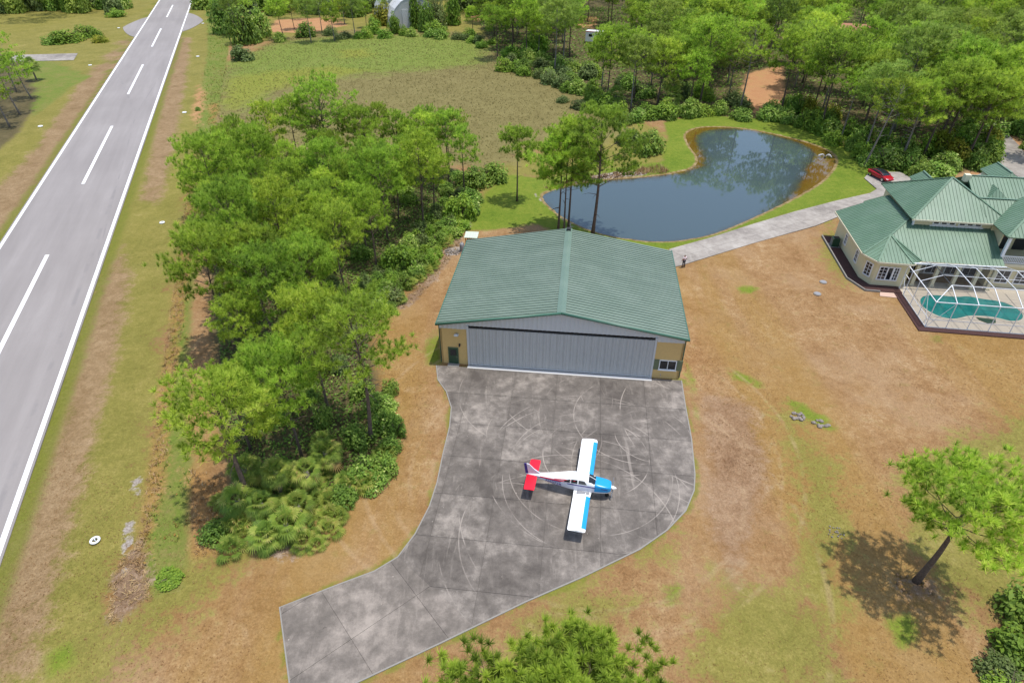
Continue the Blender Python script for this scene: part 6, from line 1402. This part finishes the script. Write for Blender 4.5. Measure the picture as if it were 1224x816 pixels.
blades('marsh_grass', 'tussocky brown grass of the marsh', [ZONES['marshb'][1][0]], 1.2, .34, .02, 7, 'marsh', 1, .35, tfun=lambda C, rs: .3 + .4 * vnoise(C, .16) + rs.normal(0, .07, len(C)))
blades('marsh_reeds', 'green grass of the upper marsh', [ZONES['marshg'][1][0]], 0.35, .28, .022, 6, 'weed', 2, .35, tfun=lambda C, rs: .58 + .3 * vnoise(C, .12) + rs.normal(0, .08, len(C)))
blades('weed_growth', 'rough green and rusty weeds along the runway side of the grove', [ZONES['weed'][1][0]], 9.0, .34, .035, 6, 'weed', 3, .6, tfun=lambda C, rs: .25 + .75 * vnoise(C, .45, 2) + rs.normal(0, .2, len(C)))
blades('rusty_ferns', 'rust-coloured ferns along the edge of the weeds', [ZONES['orange'][1][0], ZONES['orange'][1][2]], 8.0, .30, .03, 6, 'straw', 4, .6, tone=(.4, 1))
blades('bank_grass', 'dry reeds along the left bank of the pond', [[(640, 228), (690, 213), (740, 206), (790, 198), (800, 206), (740, 212), (690, 218), (655, 226)]], 7.0, .7, .05, 5, 'straw', 5, .4)
blades('dry_brush', 'heap of dry brown fronds and brush beside the weeds', [ZONES['litter'][1][0]], 9, .35, .03, 4, 'straw', 6, 1.8, tone=(.2, 1))
blades('leaf_litter', 'dry litter along the hangar side of the grove', [ZONES['litter'][1][1], ZONES['litter'][1][3]], 5, .35, .05, 4, 'straw', 7, 1.8, tone=(.0, .9))

def leafmass(name, label, pg, dens, size, hgt, mat, seed, ok=None, cap=60000):
    rs = np.random.RandomState(seed); lo, hi = pg.min(0), pg.max(0); n = int(min(cap * 2, dens * np.prod(hi - lo))); c = rs.uniform(lo, hi, (n, 2)); c = c[sdist(c, pg) < 0]
    if ok is not None: c = c[ok(c)]
    c = c[:cap]; n = len(c); z = hgt * (.25 + .75 * vnoise(c, .9, seed)) * rs.uniform(.1, 1, n); c = np.column_stack([c, z])
    nm = unit(rs.normal(0, .5, (n, 3)) + [0, 0, 1]); a = unit(np.cross(nm, rs.normal(0, 1, (n, 3)))); b = np.cross(nm, a); s_ = size * rs.uniform(.5, 1.3, (n, 1))
    V = np.stack([c - a * s_, c - b * s_ * .5, c + a * s_, c + b * s_ * .5], 1).reshape(-1, 3)
    me = np_mesh(name, V, np.arange(4 * n).reshape(-1, 4), MAT[mat], {'tone': np.clip(.15 + .5 * vnoise(c, .5) + rs.normal(0, .18, n), 0, 1)}); tag(inst(name, me), label, kind='stuff')
leafmass('grove_undergrowth', 'low tangled undergrowth on the floor of the grove', GROVE, 22, .16, .7, 'leaf', 31, lambda c: sdist(c, GROVE) < -.6)
nearw = np.array([q for q in WOOD]); nearw[:, 1] = np.minimum(nearw[:, 1], 300)
leafmass('wood_undergrowth', 'low undergrowth on the floor of the far wood', nearw, 4.0, .38, 1.0, 'leaf', 32, lambda c: np.min([sdist(c, q) for q in CLEAR[:2]], 0) > .5, 90000)
leafmass('rough_weeds', 'rough low weeds between the runway verge and the grove', poly(ZONES['weed'][1][0]), 30, .13, .7, 'weed', 33, lambda c: vnoise(c, .8, 5) > .42, 30000)
def dry(C, rs): return .15 + .6 * vnoise(C, .35, 4) + rs.normal(0, .18, len(C))
NEAR = [np.array([[-40, 14], [60, 14], [78, 62], [44, 66], [22, 66], [17, 48], [16.5, 38], [14, 32], [4, 25.5], [-9, 19], [-15, 19], [-17, 24.5], [-12, 27], [-8, 30], [-7, 36], [-7, 46], [-8.5, 52], [-14, 52], [-12, 36], [-20, 28], [-40, 40]])]
blades('dry_grass', 'short dry tufts of grass over the brown lawn', NEAR, 26, .085, .012, 4, 'turf', 41, .9, cap=70000, tfun=dry)
# labels: copies that the picture tells apart get their order from the left
import collections
sets = collections.defaultdict(list)
for o in COL.objects:
    if o.parent is None and o.get('label') and o.get('category'): sets[o['label']].append(o)
ORD = ['leftmost'] + [w_ + ' from the left' for w_ in 'second third fourth fifth sixth seventh eighth ninth tenth eleventh twelfth thirteenth fourteenth fifteenth sixteenth seventeenth eighteenth nineteenth twentieth twenty-first twenty-second twenty-third twenty-fourth twenty-fifth twenty-sixth'.split()]
for lb, os_ in sets.items():
    if 1 < len(os_) <= len(ORD) and len(lb.split()) + (2 if len(os_) == 1 else 4) <= 16:
        os_ = list(os_)
        for k, o in enumerate(sorted(os_, key=lambda o: topx(o.location)[0])): o['label'] = lb + ', ' + ORD[k] if k else lb + ', leftmost'
